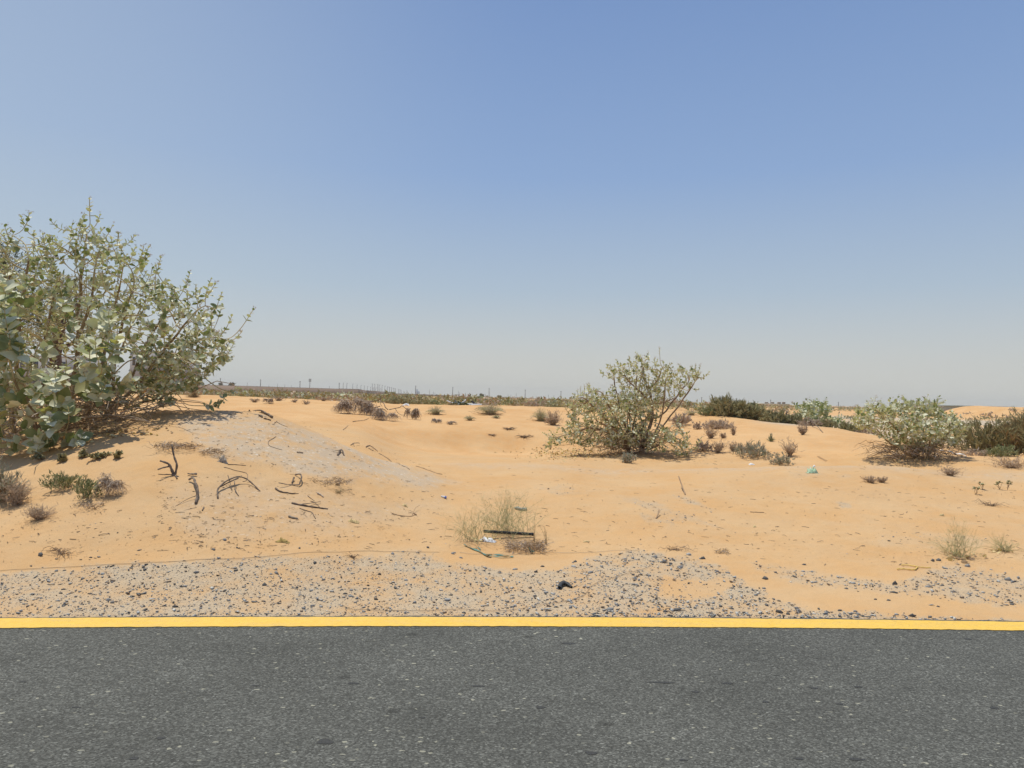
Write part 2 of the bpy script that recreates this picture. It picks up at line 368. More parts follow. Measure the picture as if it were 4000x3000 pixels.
q = NB('asphalt')
sp = q.voro(150, 'Color', vec=q.scale((.7, 1.05, 1))); sp2 = q.voro(85, 'Color', vec=q.scale((.7, 1.1, 1)))
a0 = q.ramp(sp, [(0.0, 0.028), (0.4, 0.070), (0.72, 0.13), (0.92, 0.23), (1.0, 0.38)])
a1 = q.ramp(q.noise(220, 3, 0.7), [(0.3, 0.72), (0.7, 1.25)])
a = q.mix(1.0, a0, a1, 'MULTIPLY')
lt = q.ramp(sp2, [(0.0, 0), (0.92, 0), (0.94, 1), (1, 1)])
a = q.mix(q.math('MULTIPLY', lt, 0.9), a, (0.44, 0.42, 0.36))
blot = q.ramp(q.noise(1.1, 5, 0.6, vec=q.scale((1.0, 1.6, 1))), [(0.35, 0.82), (0.65, 1.14)])
a = q.mix(1.0, a, blot, 'MULTIPLY')
spot = q.ramp(q.voro(2.6, 'Distance', vec=q.scale((0.9, 1.3, 1))), [(0.0, 0.32), (0.06, 0.52), (0.11, 1.0), (1, 1)])
a = q.mix(1.0, a, spot, 'MULTIPLY')
spot2 = q.ramp(q.voro(6.0, 'Distance', vec=q.scale((0.8, 1.5, 1))), [(0.0, 0.5), (0.06, 0.6), (0.11, 1.0), (1, 1)])
a = q.mix(1.0, a, spot2, 'MULTIPLY')
a = q.mix(0.25, a, (0.108, 0.104, 0.096))
a = q.mix(1.0, a, (0.99, 0.985, 0.86), 'MULTIPLY')
q.lk(a, q.b.inputs['Base Color']); q.b.inputs['Roughness'].default_value = 0.85; q.b.inputs['Specular IOR Level'].default_value = 0.25
bpn = q.bump(q.math('ADD', q.voro(130, 'Distance'), q.noise(300, 2)), 0.6, 0.004); q.lk(bpn.outputs[0], q.b.inputs['Normal'])
M_ASPH = q.m

q = NB('yellow_road_paint')
yn = q.ramp(q.noise(30, 5, 0.7), [(0.3, (0.72, 0.43, 0.050)), (0.7, (0.80, 0.51, 0.085))])
wear = q.ramp(q.noise(95, 4, 0.75), [(0.0, 1), (0.34, 1), (0.42, 0), (1, 0)])
yc = q.mix(q.math('MULTIPLY', wear, 0.75), yn, (0.26, 0.21, 0.12))
yc = q.mix(q.ramp(q.noise(5, 5, .7, vec=q.scale((.5, 3, 1))), [(0.45, 0), (0.75, .35)]), yc, (0.50, 0.36, 0.19))
q.lk(yc, q.b.inputs['Base Color']); q.b.inputs['Roughness'].default_value = 0.7
bpn = q.bump(q.noise(220, 3), 0.4, 0.003); q.lk(bpn.outputs[0], q.b.inputs['Normal'])
M_YEL = q.m

M_LEAF = mat('glaucous_leaf', (0.58, 0.565, 0.385), 0.55, (0.68, 0.66, 0.49), 9, 0.4, trans=0.12)
M_LEAF2 = mat('green_leaf', (0.19, 0.215, 0.085), 0.5, (0.30, 0.32, 0.15), 9, 0.4, trans=0.18)
M_LEAFY = mat('yellowing_leaf', (0.50, 0.44, 0.20), 0.6, (0.42, 0.40, 0.2), 9, 0.3, trans=0.2)
M_STEM = mat('pale_stem', (0.62, 0.52, 0.29), 0.7, (0.50, 0.39, 0.20), 6, 0.2)
M_BARK = mat('corky_bark', (0.28, 0.18, 0.09), 0.95, (0.42, 0.30, 0.16), 12, 0.1, bump=0.9, bscale=40)
M_BARKT = mat('brown_corky_bark', (0.24, 0.155, 0.095), 0.95, (0.36, 0.25, 0.15), 12, 0.1, bump=0.9, bscale=40)
M_BARKD = mat('dark_bark', (0.11, 0.075, 0.055), 0.95, (0.18, 0.13, 0.09), 14, 0.1, bump=0.9, bscale=40)
M_FLOW = mat('pinkish_flower', (0.50, 0.38, 0.36), 0.7, (0.58, 0.53, 0.42), 40, 0.2)
M_DRY = mat('dry_leaf', (0.66, 0.52, 0.27), 0.8, (0.56, 0.40, 0.19), 10, 0.2, trans=0.1)
M_GREYTW = mat('grey_dead_twig', (0.58, 0.48, 0.38), 0.95, (0.40, 0.31, 0.24), 8, 0.1)
M_BROWNTW = mat('brown_twig', (0.29, 0.19, 0.12), 0.95, (0.38, 0.26, 0.16), 8, 0.1)
M_STICK = mat('dead_wood', (0.11, 0.08, 0.06), 0.95, (0.27, 0.21, 0.16), 18, 0.1, bump=0.8)
M_OLIVE = mat('olive_shrub', (0.43, 0.36, 0.18), 0.85, (0.29, 0.265, 0.13), 5, 0.15)
M_OLIVEL = mat('light_olive_shrub', (0.36, 0.33, 0.18), 0.85, (0.27, 0.26, 0.13), 5, 0.15)
M_GREEN = mat('green_shrub', (0.26, 0.27, 0.11), 0.8, (0.34, 0.33, 0.15), 6, 0.15)
M_DARKG = mat('dark_green_foliage', (0.055, 0.075, 0.04), 0.85, (0.09, 0.105, 0.05), 3, 0.15)
M_RUST = mat('rusty_dry_shrub', (0.44, 0.27, 0.12), 0.9, (0.29, 0.23, 0.11), 4, 0.1)
M_GREYG = mat('grey_green_shrub', (0.42, 0.41, 0.29), 0.85, (0.32, 0.33, 0.23), 5, 0.15)
M_MAUVE = mat('grey_mauve_shrub', (0.56, 0.43, 0.31), 0.9, (0.42, 0.31, 0.22), 6, 0.1)
M_GRASS = mat('pale_green_grass', (0.60, 0.54, 0.30), 0.8, (0.50, 0.48, 0.25), 6, 0.15, trans=0.15)
M_STRAW = mat('straw_grass', (0.50, 0.40, 0.21), 0.85, (0.36, 0.27, 0.13), 6, 0.15, trans=0.1)
M_TAN = mat('tan_twig', (0.40, 0.27, 0.15), 0.9, (0.28, 0.185, 0.11), 8, 0.1)
ST = [mat('dark_grey_stone', (0.115, 0.108, 0.10), 0.85, (0.185, 0.175, 0.16), 25, 0.25, bump=0.5, bscale=60),
      mat('blue_grey_stone', (0.27, 0.26, 0.245), 0.85, (0.36, 0.345, 0.32), 25, 0.25, bump=0.5, bscale=60),
      mat('pale_grey_stone', (0.40, 0.385, 0.35), 0.85, (0.46, 0.455, 0.43), 25, 0.25, bump=0.5, bscale=60),
      mat('whitish_stone', (0.66, 0.63, 0.56), 0.8, (0.56, 0.52, 0.44), 25, 0.25, bump=0.4, bscale=60),
      mat('brown_stone', (0.20, 0.145, 0.105), 0.9, (0.28, 0.20, 0.14), 25, 0.2, bump=0.5, bscale=60)]
M_BLACK = mat('black_plastic', (0.018, 0.018, 0.02), 0.45, (0.035, 0.034, 0.034), 12, 0.5)
M_RUBBER = mat('black_rubber', (0.02, 0.02, 0.021), 0.6, (0.05, 0.048, 0.045), 20, 0.4, bump=0.4)
M_WHITE = mat('white_paper', (0.78, 0.77, 0.76), 0.8, (0.66, 0.64, 0.62), 30, 0.2)
M_TEAL = mat('teal_plastic', (0.09, 0.19, 0.15), 0.7, (0.15, 0.26, 0.2), 14, 0.4)
M_BLUEP = mat('blue_plastic', (0.10, 0.14, 0.42), 0.5, (0.16, 0.2, 0.5), 10, 0.4)
M_MINT = mat('mint_plastic_bag', (0.34, 0.50, 0.33), 0.5, (0.50, 0.60, 0.42), 30, 0.4, trans=0.15)
M_RAG = mat('dirty_bottle_plastic', (0.40, 0.39, 0.29), 0.5, (0.27, 0.27, 0.2), 25, 0.4)
M_YST = mat('yellow_stripped_stick', (0.72, 0.52, 0.14), 0.7, (0.62, 0.40, 0.10), 14, 0.3)
M_WIRE = mat('thin_wire', (0.13, 0.085, 0.06), 0.7, (0.26, 0.20, 0.14), 5, 0.3)
M_WIREP = mat('pale_cord', (0.58, 0.49, 0.36), 0.8, (0.42, 0.33, 0.22), 5, 0.2)
M_WALL = mat('tan_render_wall', (0.40, 0.285, 0.20), 0.9, (0.36, 0.255, 0.18), 0.05, 0.1)
M_WALLD = mat('brown_render_wall', (0.25, 0.18, 0.13), 0.9, (0.22, 0.16, 0.115), 0.05, 0.1)
M_WIN = mat('dark_window', (0.06, 0.055, 0.05), 0.3, (0.09, 0.08, 0.07), 0.3, 0.5)
M_HOUSE = mat('pale_house_render', (0.40, 0.38, 0.36), 0.9, (0.37, 0.355, 0.34), 0.2, 0.1)
M_CREAM = mat('cream_render', (0.56, 0.52, 0.40), 0.9, (0.50, 0.46, 0.36), 0.2, 0.1)
M_POLE = mat('galvanised_steel', (0.24, 0.235, 0.23), 0.6, (0.20, 0.195, 0.19), 0.6, 0.3)
M_SHED = mat('grey_metal_cladding', (0.34, 0.38, 0.36), 0.6, (0.31, 0.35, 0.335), 0.1, 0.3)
M_ROOFW = mat('white_sheet_roof', (0.72, 0.72, 0.70), 0.6, (0.66, 0.66, 0.64), 0.1, 0.3)
M_TANK = mat('blue_tank', (0.14, 0.22, 0.42), 0.6, (0.18, 0.27, 0.48), 0.5, 0.3)
M_TOWER = mat('blue_grey_tower', (0.30, 0.34, 0.40), 0.6, (0.27, 0.31, 0.37), 0.05, 0.3)

# ------------------------------------------------------------------ terrain mesh
def sdpoly(u, v, poly):
    """signed distance in pixels, positive inside"""
    poly = np.asarray(poly, float); ins = np.zeros(u.shape, bool); dm = np.full(u.shape, 1e9)
    for (x1, y1), (x2, y2) in zip(poly, np.roll(poly, -1, axis=0)):
        c = ((y1 > v) != (y2 > v)) & (u < (x2 - x1) * (v - y1) / (y2 - y1 + 1e-9) + x1)
        ins ^= c
        dx, dy = x2 - x1, y2 - y1; t = np.clip(((u - x1) * dx + (v - y1) * dy) / (dx * dx + dy * dy + 1e-9), 0, 1)
        dm = np.minimum(dm, np.hypot(u - x1 - t * dx, v - y1 - t * dy))
    return np.where(ins, dm, -dm)
GRAV1 = [(-2500,2330),(-600,2280),(0,2232),(400,2195),(1000,2168),(1650,2150),(1790,2185),(1950,2222),(2150,2215),(2280,2170),(2450,2145),(2700,2160),(2850,2220),(2960,2290),(3050,2340),(3200,2372),(3500,2392),(4000,2412),(4600,2425),(6500,2460),(6500,2560),(2000,2500),(-2500,2560)]
GRAV2 = [(2900,2185),(3050,2195),(3250,2235),(3480,2262),(3600,2215),(3720,2200),(3850,2215),(4000,2240),(4800,2300),(5600,2330),(5600,2440),(4300,2400),(3900,2385),(3700,2365),(3500,2330),(3300,2320),(3100,2290),(2960,2230)]
STREAK = [([(2080,1905),(2200,1890),(2330,1915),(2300,1945),(2180,1935)], .5), ([(2400,1925),(2560,1950),(2700,2010),(2860,2065),(2840,2080),(2600,2025),(2420,1960)], .6),
          ([(2600,1925),(2720,1950),(2800,1985),(2780,2005),(2680,1970)], .8), ([(2480,1990),(2620,2020),(2640,2060),(2520,2050)], .7), ([(3250,1950),(3320,1965),(3340,1990),(3270,1980)], .8),
          ([(3060,1830),(3330,1850),(3330,1872),(3080,1862)], .4), ([(3400,2085),(3700,2070),(3900,2100),(3800,2150),(3450,2140)], .25)]
CRUST = [(640,1620),(900,1580),(1000,1595),(1400,1710),(1830,1885),(1650,1930),(1400,1880),(1250,1900),(1050,1830),(820,1800),(700,1700)]
CRUST2 = [(600,1850),(1100,1850),(1500,1930),(1800,1900),(1750,2000),(1300,2130),(700,2150),(620,2000)]
def masks(u, v):
    wob = 26 * fbm(u / 60, v / 30, 3) + 14 * fbm(u / 14 + 5, v / 8, 2)
    g = smooth((sdpoly(u, v, GRAV1) + wob) / 26)
    g = np.maximum(g, 0.8 * smooth((sdpoly(u, v, GRAV2) + wob) / 34))
    bare = smooth((sdpoly(u, v, [(2600,2250),(2850,2255),(2900,2290),(2760,2350),(2560,2330)]) + wob) / 20)
    g = g * (1 - 0.75 * bare)
    for p, a_ in STREAK: g = np.maximum(g, a_ * smooth((sdpoly(u, v, p) + wob * .6) / 16))
    c = np.maximum(smooth((sdpoly(u, v, CRUST) + wob) / 50), 0.45 * smooth((sdpoly(u, v, CRUST2) + wob) / 90))
    return g, c
S_dense = np.linspace(-0.86, 0.86, 1050)
ext = np.concatenate([np.linspace(0.87, 1.3, 40), np.linspace(1.33, 5.5, 60)])
SS = np.concatenate([-ext[::-1], S_dense, ext])
YY = np.concatenate([np.linspace(-40, 4.1, 12), np.exp(np.linspace(math.log(4.2), math.log(7.5), 230)), np.exp(np.linspace(math.log(7.53), math.log(40), 330)), np.exp(np.linspace(math.log(40.4), math.log(300), 170)), np.exp(np.linspace(math.log(305), math.log(3400), 40))])
Yg, Sg = np.meshgrid(YY, SS, indexing='ij')
Xg = Sg * np.maximum(Yg, 4.2)
Zg = height(Xg, Yg)
V = np.stack([Xg, Yg, Zg], -1).reshape(-1, 3)
nY, nS = Yg.shape
I = np.arange(nY * nS).reshape(nY, nS)
Q = np.stack([I[:-1, :-1], I[:-1, 1:], I[1:, 1:], I[1:, :-1]], -1).reshape(-1, 4)
terr = mk('ground', V, [Q], M_SAND, smooth_=True); tag(terr, kind='structure')
uu, vv = proj(V); ahead = V[:, 1] > 4
g_, c_ = masks(np.clip(uu, -4000, 8000), np.clip(vv, 1500, 3000))
g_ = np.where(ahead & (V[:, 1] < 14), g_, 0); c_ = np.where(ahead & (V[:, 1] < 11.5), c_, 0)
stony = smooth((V[:, 1] - 21) / 4) * smooth((62 - V[:, 1]) / 10) * smooth((V[:, 0] / np.maximum(V[:, 1], 1) - 0.33) / 0.06) * smooth((fbm(V[:, 0] / 5, V[:, 1] / 5, 3) + 0.45) / 0.4)
dune = smooth((V[:, 1] + 1.6 * fbm(V[:, 0] / 2.5, V[:, 1] / 4, 3) - 16.5 + 2.2 * smooth((V[:, 0] / np.maximum(V[:, 1], 1) - .25) / .2)) / 2.5)
band = smooth(1 - np.abs(V[:, 1] + .5 * fbm(V[:, 0] / 1.5, V[:, 1] * 0, 2) - 12.7) / .8) * smooth((V[:, 0] + 1.6) / .8) * ahead
c_ = np.maximum(c_, .5 * band)
for nm, arr in (('gravel', g_), ('crust', c_), ('stony', stony), ('dune', dune)):
    at_ = terr.data.attributes.new(nm, 'FLOAT', 'POINT'); at_.data.foreach_set('value', arr.astype(np.float32))

# road and its edge line
xs = np.concatenate([np.linspace(-60, -6.2, 60), np.linspace(-6, 6, 700), np.linspace(6.2, 60, 60)])
ed = road_edge(xs) + 0.016 * fbm(xs * 5, xs * 0, 4) + 0.012 * fbm(xs * 30, xs * 0 + 3, 2)
rows = np.concatenate([[0.0, 0.05], np.linspace(0.3, 14, 12)])
V = []
for r_ in rows:
    z = np.full_like(xs, 0.012 - 0.012 * (r_ == 0)); V.append(np.stack([xs, ed - r_ if r_ < 0.1 else road_edge(xs) - r_, z], -1))
V.append(np.stack([xs, ed + 0.01, np.full_like(xs, -0.06)], -1))
V = np.array([V[-1]] + V[:-1])
I = np.arange(V.shape[0] * V.shape[1]).reshape(V.shape[:2])
Q = np.stack([I[:-1, :-1], I[1:, :-1], I[1:, 1:], I[:-1, 1:]], -1).reshape(-1, 4)[:, ::1]
tag(mk('road', V.reshape(-1, 3), [Q], M_ASPH), kind='structure')
j1 = 0.007 * fbm(xs * 22, xs * 0 + 8, 4); j2 = 0.008 * fbm(xs * 24, xs * 0 + 18, 4)
top = road_edge(xs) - 0.072 + j1; bot = road_edge(xs) - 0.262 + j2
V = np.concatenate([np.stack([xs, top, np.full_like(xs, 0.016)], -1), np.stack([xs, bot, np.full_like(xs, 0.016)], -1)])
n = len(xs); i = np.arange(n - 1)
tag(mk('road_edge_line', V, [np.stack([i + n, i + n + 1, i + 1, i], -1)], M_YEL), kind='structure')

mb = MB(); rs = np.random.RandomState(2); stw = []
for (u, v, w_, h_) in [(1270,2893,74,26),(2309,2938,58,16),(629,2879,40,12),(524,2958,44,16),(1380,2666,54,8),(1868,2677,60,6),(2112,2760,46,12),(2219,2511,66,8),(2583,2663,130,7),(2838,2666,50,8),(3180,2685,38,8),(2990,2738,30,10),(2718,2700,40,8),(3352,2680,40,8),(3781,2494,34,6),(3882,2762,38,12),(3280,2747,36,7),(3345,2962,70,12),(2667,2965,40,8),(3120,2960,44,10),(1000,2675,40,5),(300,2760,44,6),(90,2660,30,5),(1650,2800,30,8)]:
    d = ray(u, v); c = CAM + d * ((0.0165 - 1.5) / d[2]); rx = w_ * .5 * c[1] / F; ry = h_ * .5 * c[1] ** 2 / F / 1.5; k = 18; th = np.arange(k) * 2 * math.pi / k
    rr = 1 + .13 * np.sin(3 * th + rs.rand() * 6) + .08 * rs.normal(0, 1, k)
    V = np.stack([c[0] + np.cos(th) * rx * rr, c[1] + np.sin(th) * ry * rr, np.full(k, .0137)], 1); V = np.vstack([V, c[None] * [1, 1, 0] + (V - c) * [.55, .55, 0] + [0, 0, .0137], [c[0], c[1], .0137]])
    mb.add(V, [np.array([[k + i, k + (i + 1) % k, 2 * k] for i in range(k)]), np.array([[i, (i + 1) % k, k + (i + 1) % k, k + i] for i in range(k)])]); stw += [0.0] * k + [.85] * k + [1.0]
q = NB('oily_asphalt'); q.lk(q.ramp(q.noise(160, 4, .7), [(0.3, (0.02, 0.02, 0.018)), (0.7, (0.06, 0.058, 0.052))]), q.b.inputs['Base Color']); q.b.inputs['Roughness'].default_value = .8
tr_ = q.t.nodes.new('ShaderNodeBsdfTransparent'); ms_ = q.t.nodes.new('ShaderNodeMixShader')
q.lk(q.ramp(q.math('MULTIPLY', q.attr('film'), q.math('ADD', q.noise(70, 5, .7), .55)), [(0.12, 0), (0.5, .95)]), ms_.inputs[0]); q.lk(tr_.outputs[0], ms_.inputs[1]); q.lk(q.b.outputs[0], ms_.inputs[2]); q.lk(ms_.outputs[0], q.t.nodes['Material Output'].inputs[0])
so_ = tag(mb.obj('road_stains', [q.m]), kind='structure'); so_.data.attributes.new('film', 'FLOAT', 'POINT').data.foreach_set('value', np.array(stw, np.float32))

# ------------------------------------------------------------------ gravel and stones
rng = np.random.RandomState(11); random.seed(5)
def hull(seed, flat=0.6, n=11):
    r = np.random.RandomState(seed); bm = bmesh.new()
    p = r.normal(size=(n, 3)); p /= np.linalg.norm(p, axis=1, keepdims=True)
    p *= r.uniform(0.75, 1.0, (n, 1)); p *= np.array([1, r.uniform(.6, .95), flat * r.uniform(.7, 1.1)])
    for a in p: bm.verts.new(a)
    bmesh.ops.convex_hull(bm, input=bm.verts)
    bm.verts.ensure_lookup_table()
    loose = [v_ for v_ in bm.verts if not v_.link_faces]
    for v_ in loose: bm.verts.remove(v_)
    bmesh.ops.triangulate(bm, faces=bm.faces[:]); bm.verts.index_update()
    Vv = np.array([v_.co[:] for v_ in bm.verts]); Ff = np.array([[a.index for a in f_.verts] for f_ in bm.faces])
    bm.free(); return Vv, Ff
SHAPES = [('flat', .38), ('angular', .75), ('blocky', .95), ('pointed', .65)]
protos = [(hull(100 + i, SHAPES[i % 4][1], 10 + i % 4), SHAPES[i % 4][0]) for i in range(12)]
tiny = [hull(300 + i, [.35, .6, .8][i % 3], 6) for i in range(8)]
def sample_zone(n, thr=0.5):
    out_ = []
    while len(out_) < n:
        u = rng.uniform(-500, 4500, n * 2); v = rng.uniform(1860, 2425, n * 2)
        g, c = masks(u, v); keep = rng.rand(len(u)) < g ** 1.3
        out_ += list(zip(u[keep], v[keep]))
    return np.array(out_[:n])
NG = 16000
uv = sample_zone(NG)
P = ground_hit(uv[:, 0], uv[:, 1])
on = rng.rand(len(P)) ** 2.5; ok = P[:, 1] > road_edge(P[:, 0]) - 0.075 * on; P[:, 2] = np.where(P[:, 1] < road_edge(P[:, 0]), .013, P[:, 2]); P = P[ok]; n = len(P)
sz = np.clip(np.exp(rng.normal(math.log(0.0049), 0.62, n)) * (1 + .45 * smooth((P[:, 0] + 1) / 2)), 0.0026, 0.024)
ci = rng.choice(5, n, p=[.15, .31, .32, .10, .12])
mb = MB()
for k, (Vv, Ff) in enumerate(tiny):
    m_ = np.where(np.arange(n) % 8 == k)[0]; a_ = rng.uniform(0, 6.28, len(m_))
    loc = Vv[None] * sz[m_, None, None] * rng.uniform(.8, 1.4, (len(m_), 1, 3))
    X = loc[..., 0] * np.cos(a_)[:, None] - loc[..., 1] * np.sin(a_)[:, None]; Y = loc[..., 0] * np.sin(a_)[:, None] + loc[..., 1] * np.cos(a_)[:, None]
    VV = np.stack([X, Y, loc[..., 2]], -1) + P[m_, None] + np.array([0, 0, .25]) * sz[m_, None, None]
    FF = (Ff[None] + (np.arange(len(m_)) * len(Vv))[:, None, None]).reshape(-1, 3)
    mb.add(VV.reshape(-1, 3), FF, np.repeat(ci[m_], len(Ff)))
tag(mb.obj('gravel', ST), kind='stuff')

# pale crumbs and dark crumbs over the sand
def scatter_zone(poly, n):
    poly = np.array(poly, float); res = []
    lo = poly.min(0); hi = poly.max(0)
    while len(res) < n:
        u = rng.uniform(lo[0], hi[0], n * 2); v = rng.uniform(lo[1], hi[1], n * 2)
        res += list(zip(u[sdpoly(u, v, poly) > 0], v[sdpoly(u, v, poly) > 0]))
    return np.array(res[:n])
uv = np.concatenate([scatter_zone(CRUST, 1300), scatter_zone(CRUST2, 1100), scatter_zone([(-100,1980),(700,2000),(2000,2000),(2900,1900),(4100,1900),(4100,2230),(2900,2200),(2000,2150),(-100,2200)], 2300), scatter_zone([(2100,1795),(2900,1800),(4100,1830),(4100,1960),(1500,1960)], 900)])
P = ground_hit(uv[:, 0], uv[:, 1]); n = len(P); mb = MB()
sz = np.clip(np.exp(rng.normal(math.log(0.0062), 0.45, n)), 0.003, 0.017); ci = rng.choice(4, n, p=[.3, .22, .30, .18])
Vv, Ff = tiny[0]
a_ = rng.uniform(0, 6.28, n); loc = Vv[None] * sz[:, None, None] * np.array([1.3, .8, .8])
X = loc[..., 0] * np.cos(a_)[:, None] - loc[..., 1] * np.sin(a_)[:, None]; Y = loc[..., 0] * np.sin(a_)[:, None] + loc[..., 1] * np.cos(a_)[:, None]
VV = np.stack([X, Y, loc[..., 2]], -1) + P[:, None] + np.array([0, 0, .003])
mb.add(VV.reshape(-1, 3), (Ff[None] + (np.arange(n) * len(Vv))[:, None, None]).reshape(-1, 3), np.repeat(ci, len(Ff)))
# thin twig scraps
uv2 = np.concatenate([uv[rng.rand(n) < .13], scatter_zone([(2150,1740),(2450,1700),(2800,1700),(2800,1815),(2150,1800)], 260)])
P = ground_hit(uv2[:, 0], uv2[:, 1]); n2 = len(P); a_ = rng.uniform(0, 3.14, n2); ln = rng.uniform(.02, .09, n2)
D = np.stack([np.cos(a_), np.sin(a_) * .8, rng.uniform(-.05, .12, n2)], -1) * ln[:, None]
PP = np.stack([P - D / 2, P + rng.normal(0, .004, (n2, 3)) + [0, 0, .004], P + D / 2], 1); PP[..., 2] += .004
Vt, Qt = tubes(PP, np.full((n2, 3), 1.0) * rng.uniform(.0012, .0028, (n2, 1))); mb.add(Vt, Qt, 0)
tag(mb.obj('ground_debris', [M_STICK, M_TAN, M_DRY, ST[3]]), kind='stuff')

LAND = [('the twig mat', (2060, 2150)), ('the green strap', (1900, 2165)), ('the black rubber', (2205, 2293)), ('the yellow stick', (3570, 2219)),
        ('the large dry tuft', (3746, 2180)), ('the small dry tuft', (3934, 2150)), ('the white tissue', (1905, 2108)), ('the twig pile', (2680, 2140)),
        ('the root starburst', (240, 2160)), ('the branch pair', (1210, 1990)), ('the twiglet plant', (1370, 2170)), ('the wire end', (1340, 2370)),
        ('the bare sand gap', (2720, 2290)), ('the bare sand wedge', (3300, 2310))]
LP_ = [ (nme, G(*p)) for nme, p in LAND]
def where(P, u, v):
    if P[1] - road_edge(P[0]) < 0.22: base = 'along the road line'
    elif v > 2330: base = 'on near gravel'
    elif v > 2230: base = 'on middle gravel'
    else: base = 'on far gravel'
    nm, q_ = min(LP_, key=lambda t: np.hypot(*(t[1] - P)[:2]))
    d = P - q_; dist = np.hypot(d[0], d[1])
    if dist < .25: rel = 'close beside '
    elif abs(d[0]) > abs(d[1]): rel = ('left of ' if d[0] < 0 else 'right of ') if dist < .9 else ('far left of ' if d[0] < 0 else 'far right of ')
    else: rel = 'in front of ' if d[1] < 0 else 'beyond '
    return f'{base} {rel}{nm}'
COLN = ['dark grey', 'blue grey', 'pale grey', 'whitish', 'brown']
BIG = [  # u, v (middle), width px, colour, shape index, height factor
 (1087,2241,40,1,1,1),(1033,2288,22,0,2,1.5),(1370,2330,32,1,3,.8),(1225,2368,28,1,1,1.1),(1310,2238,14,3,0,.8),(1449,2196,24,1,0,1),(1533,2165,18,1,2,1.2),(1747,2347,36,2,3,1),(1769,2164,22,1,3,1),
 (2142,2384,42,2,0,1),(1883,2290,26,1,0,.9),(1667,2306,14,0,2,1),(1483,2245,16,0,2,1.4),(1672,2141,16,0,3,1.5),(1169,2143,16,0,2,1.2),(1410,2224,18,1,1,1),(1615,2220,20,2,1,1.2),(2380,2385,38,1,1,1.1),(2465,2352,18,0,3,1.5),
 (2648,2385,48,0,0,1),(2560,2178,24,1,2,1.2),(2596,2197,40,0,0,1),(2657,2218,34,1,1,1),(2690,2168,26,2,2,1),(2746,2184,22,0,2,1.2),(2800,2234,24,1,1,1),(2840,2238,26,1,0,1),(2989,2262,28,0,2,1),(2985,2300,24,1,1,1),(2950,2325,24,2,0,1),
 (2817,2370,26,0,1,1),(2860,2380,20,0,1,1),(3046,2393,36,0,1,1),(3075,2400,24,0,3,1),(3110,2376,30,1,0,1),(2598,2391,26,0,1,1.1),(3495,2283,22,0,2,1.6),(3491,2316,34,0,0,1),(3625,2293,30,1,3,.8),(3642,2192,20,0,3,1.5),(3666,2190,22,0,2,1.2),
 (3779,2213,26,1,2,1.2),(3942,2267,40,1,3,1),(3340,2265,20,1,3,1),(3333,2280,22,2,2,1),(3344,2300,18,1,1,1),(3142,2207,22,0,0,1),(3170,2235,22,1,0,1),(3032,2238,18,0,3,1),(3471,2346,22,0,1,1),(3419,2343,16,0,1,1),(3640,2365,30,1,0,.9),(3664,2371,18,0,1,1),
 (3340,2390,22,1,1,1),(3562,2408,28,0,2,1),(3500,2402,30,2,0,1),(3279,2387,20,0,1,1),(3953,2363,30,0,1,1),(2247,2196,16,0,2,1.5),(2240,2215,26,2,1,1),(2295,2210,20,1,1,1),(2360,2240,14,0,1,1),(2305,2240,30,1,1,1),(2295,2298,20,0,1,1),(2440,2185,24,1,0,1),
 (1860,2228,14,0,1,1),(1899,2221,22,1,1,1.2),(2010,2225,30,2,0,1),(2118,2214,22,0,3,1),(2094,2236,18,0,2,1.3),(2190,2230,18,2,1,1),(1800,2180,20,1,3,1),(1776,2160,18,1,0,1),(2090,2330,18,0,2,1.2),(2102,2358,16,1,1,1),(158,2170,30,0,3,1.3),(120,2212,16,0,1,1),
 (220,2184,18,0,0,1),(316,2187,16,4,0,.9),(354,2178,18,0,0,1),(251,2230,16,0,1,1),(385,2176,22,1,0,1),(545,2150,22,0,0,.8),(438,2270,28,4,0,1.2),(340,2268,14,0,1,1.3),(362,2235,16,1,1,1),(768,2237,26,1,1,1),(678,2284,20,0,1,1.2),(684,2372,26,0,2,1.2),
 (423,2345,28,1,3,1.2),(529,2260,20,0,1,1),(248,2303,22,0,0,1),(237,2319,18,0,1,1),(31,2334,18,1,1,1.2),(250,2365,22,0,0,1.2),(517,2332,20,0,1,1),(535,2350,16,2,1,1),(890,2345,16,0,1,1),(842,2335,20,1,1,1),(852,2318,10,0,3,1),(562,2370,14,0,2,1.5),(990,2352,28,1,0,1.2),
 (614,2390,24,1,0,1),(760,2383,22,2,0,1),(876,2110,24,1,2,1),(838,2150,14,0,3,1),(833,2147,20,1,0,1),(925,2140,12,0,2,1),(1159,2296,18,0,3,1),(1096,2262,10,0,1,1.4),(1130,2262,14,1,0,1),(1175,2291,16,0,1,1.1),(1440,2385,18,0,2,1.2),(1470,2343,20,0,1,1.2),(1556,2325,16,1,1,.9)]
stones = [(u, v, w_, c_, s_, h_, True) for (u, v, w_, c_, s_, h_) in BIG]
need = 296 - len(stones)
uvx = sample_zone(need * 3); taken = np.array([(a[0], a[1]) for a in stones])
for u, v in uvx:
    if len(stones) >= 296: break
    if u < 0 or u > 4000 or v > 2408: continue
    if np.hypot((taken[:, 0] - u), (taken[:, 1] - v) * 1.6).min() < 26: continue
    taken = np.vstack([taken, (u, v)])
    stones.append((u, v, rng.uniform(10, 19), rng.choice(5, p=[.25, .37, .27, .04, .07]), rng.randint(4), rng.uniform(.8, 1.2), False))
GS = 'separate stones lying on the gravel roadside'
P = ground_hit([a[0] for a in stones], [a[1] for a in stones])
cache = {}; labels_used = {}
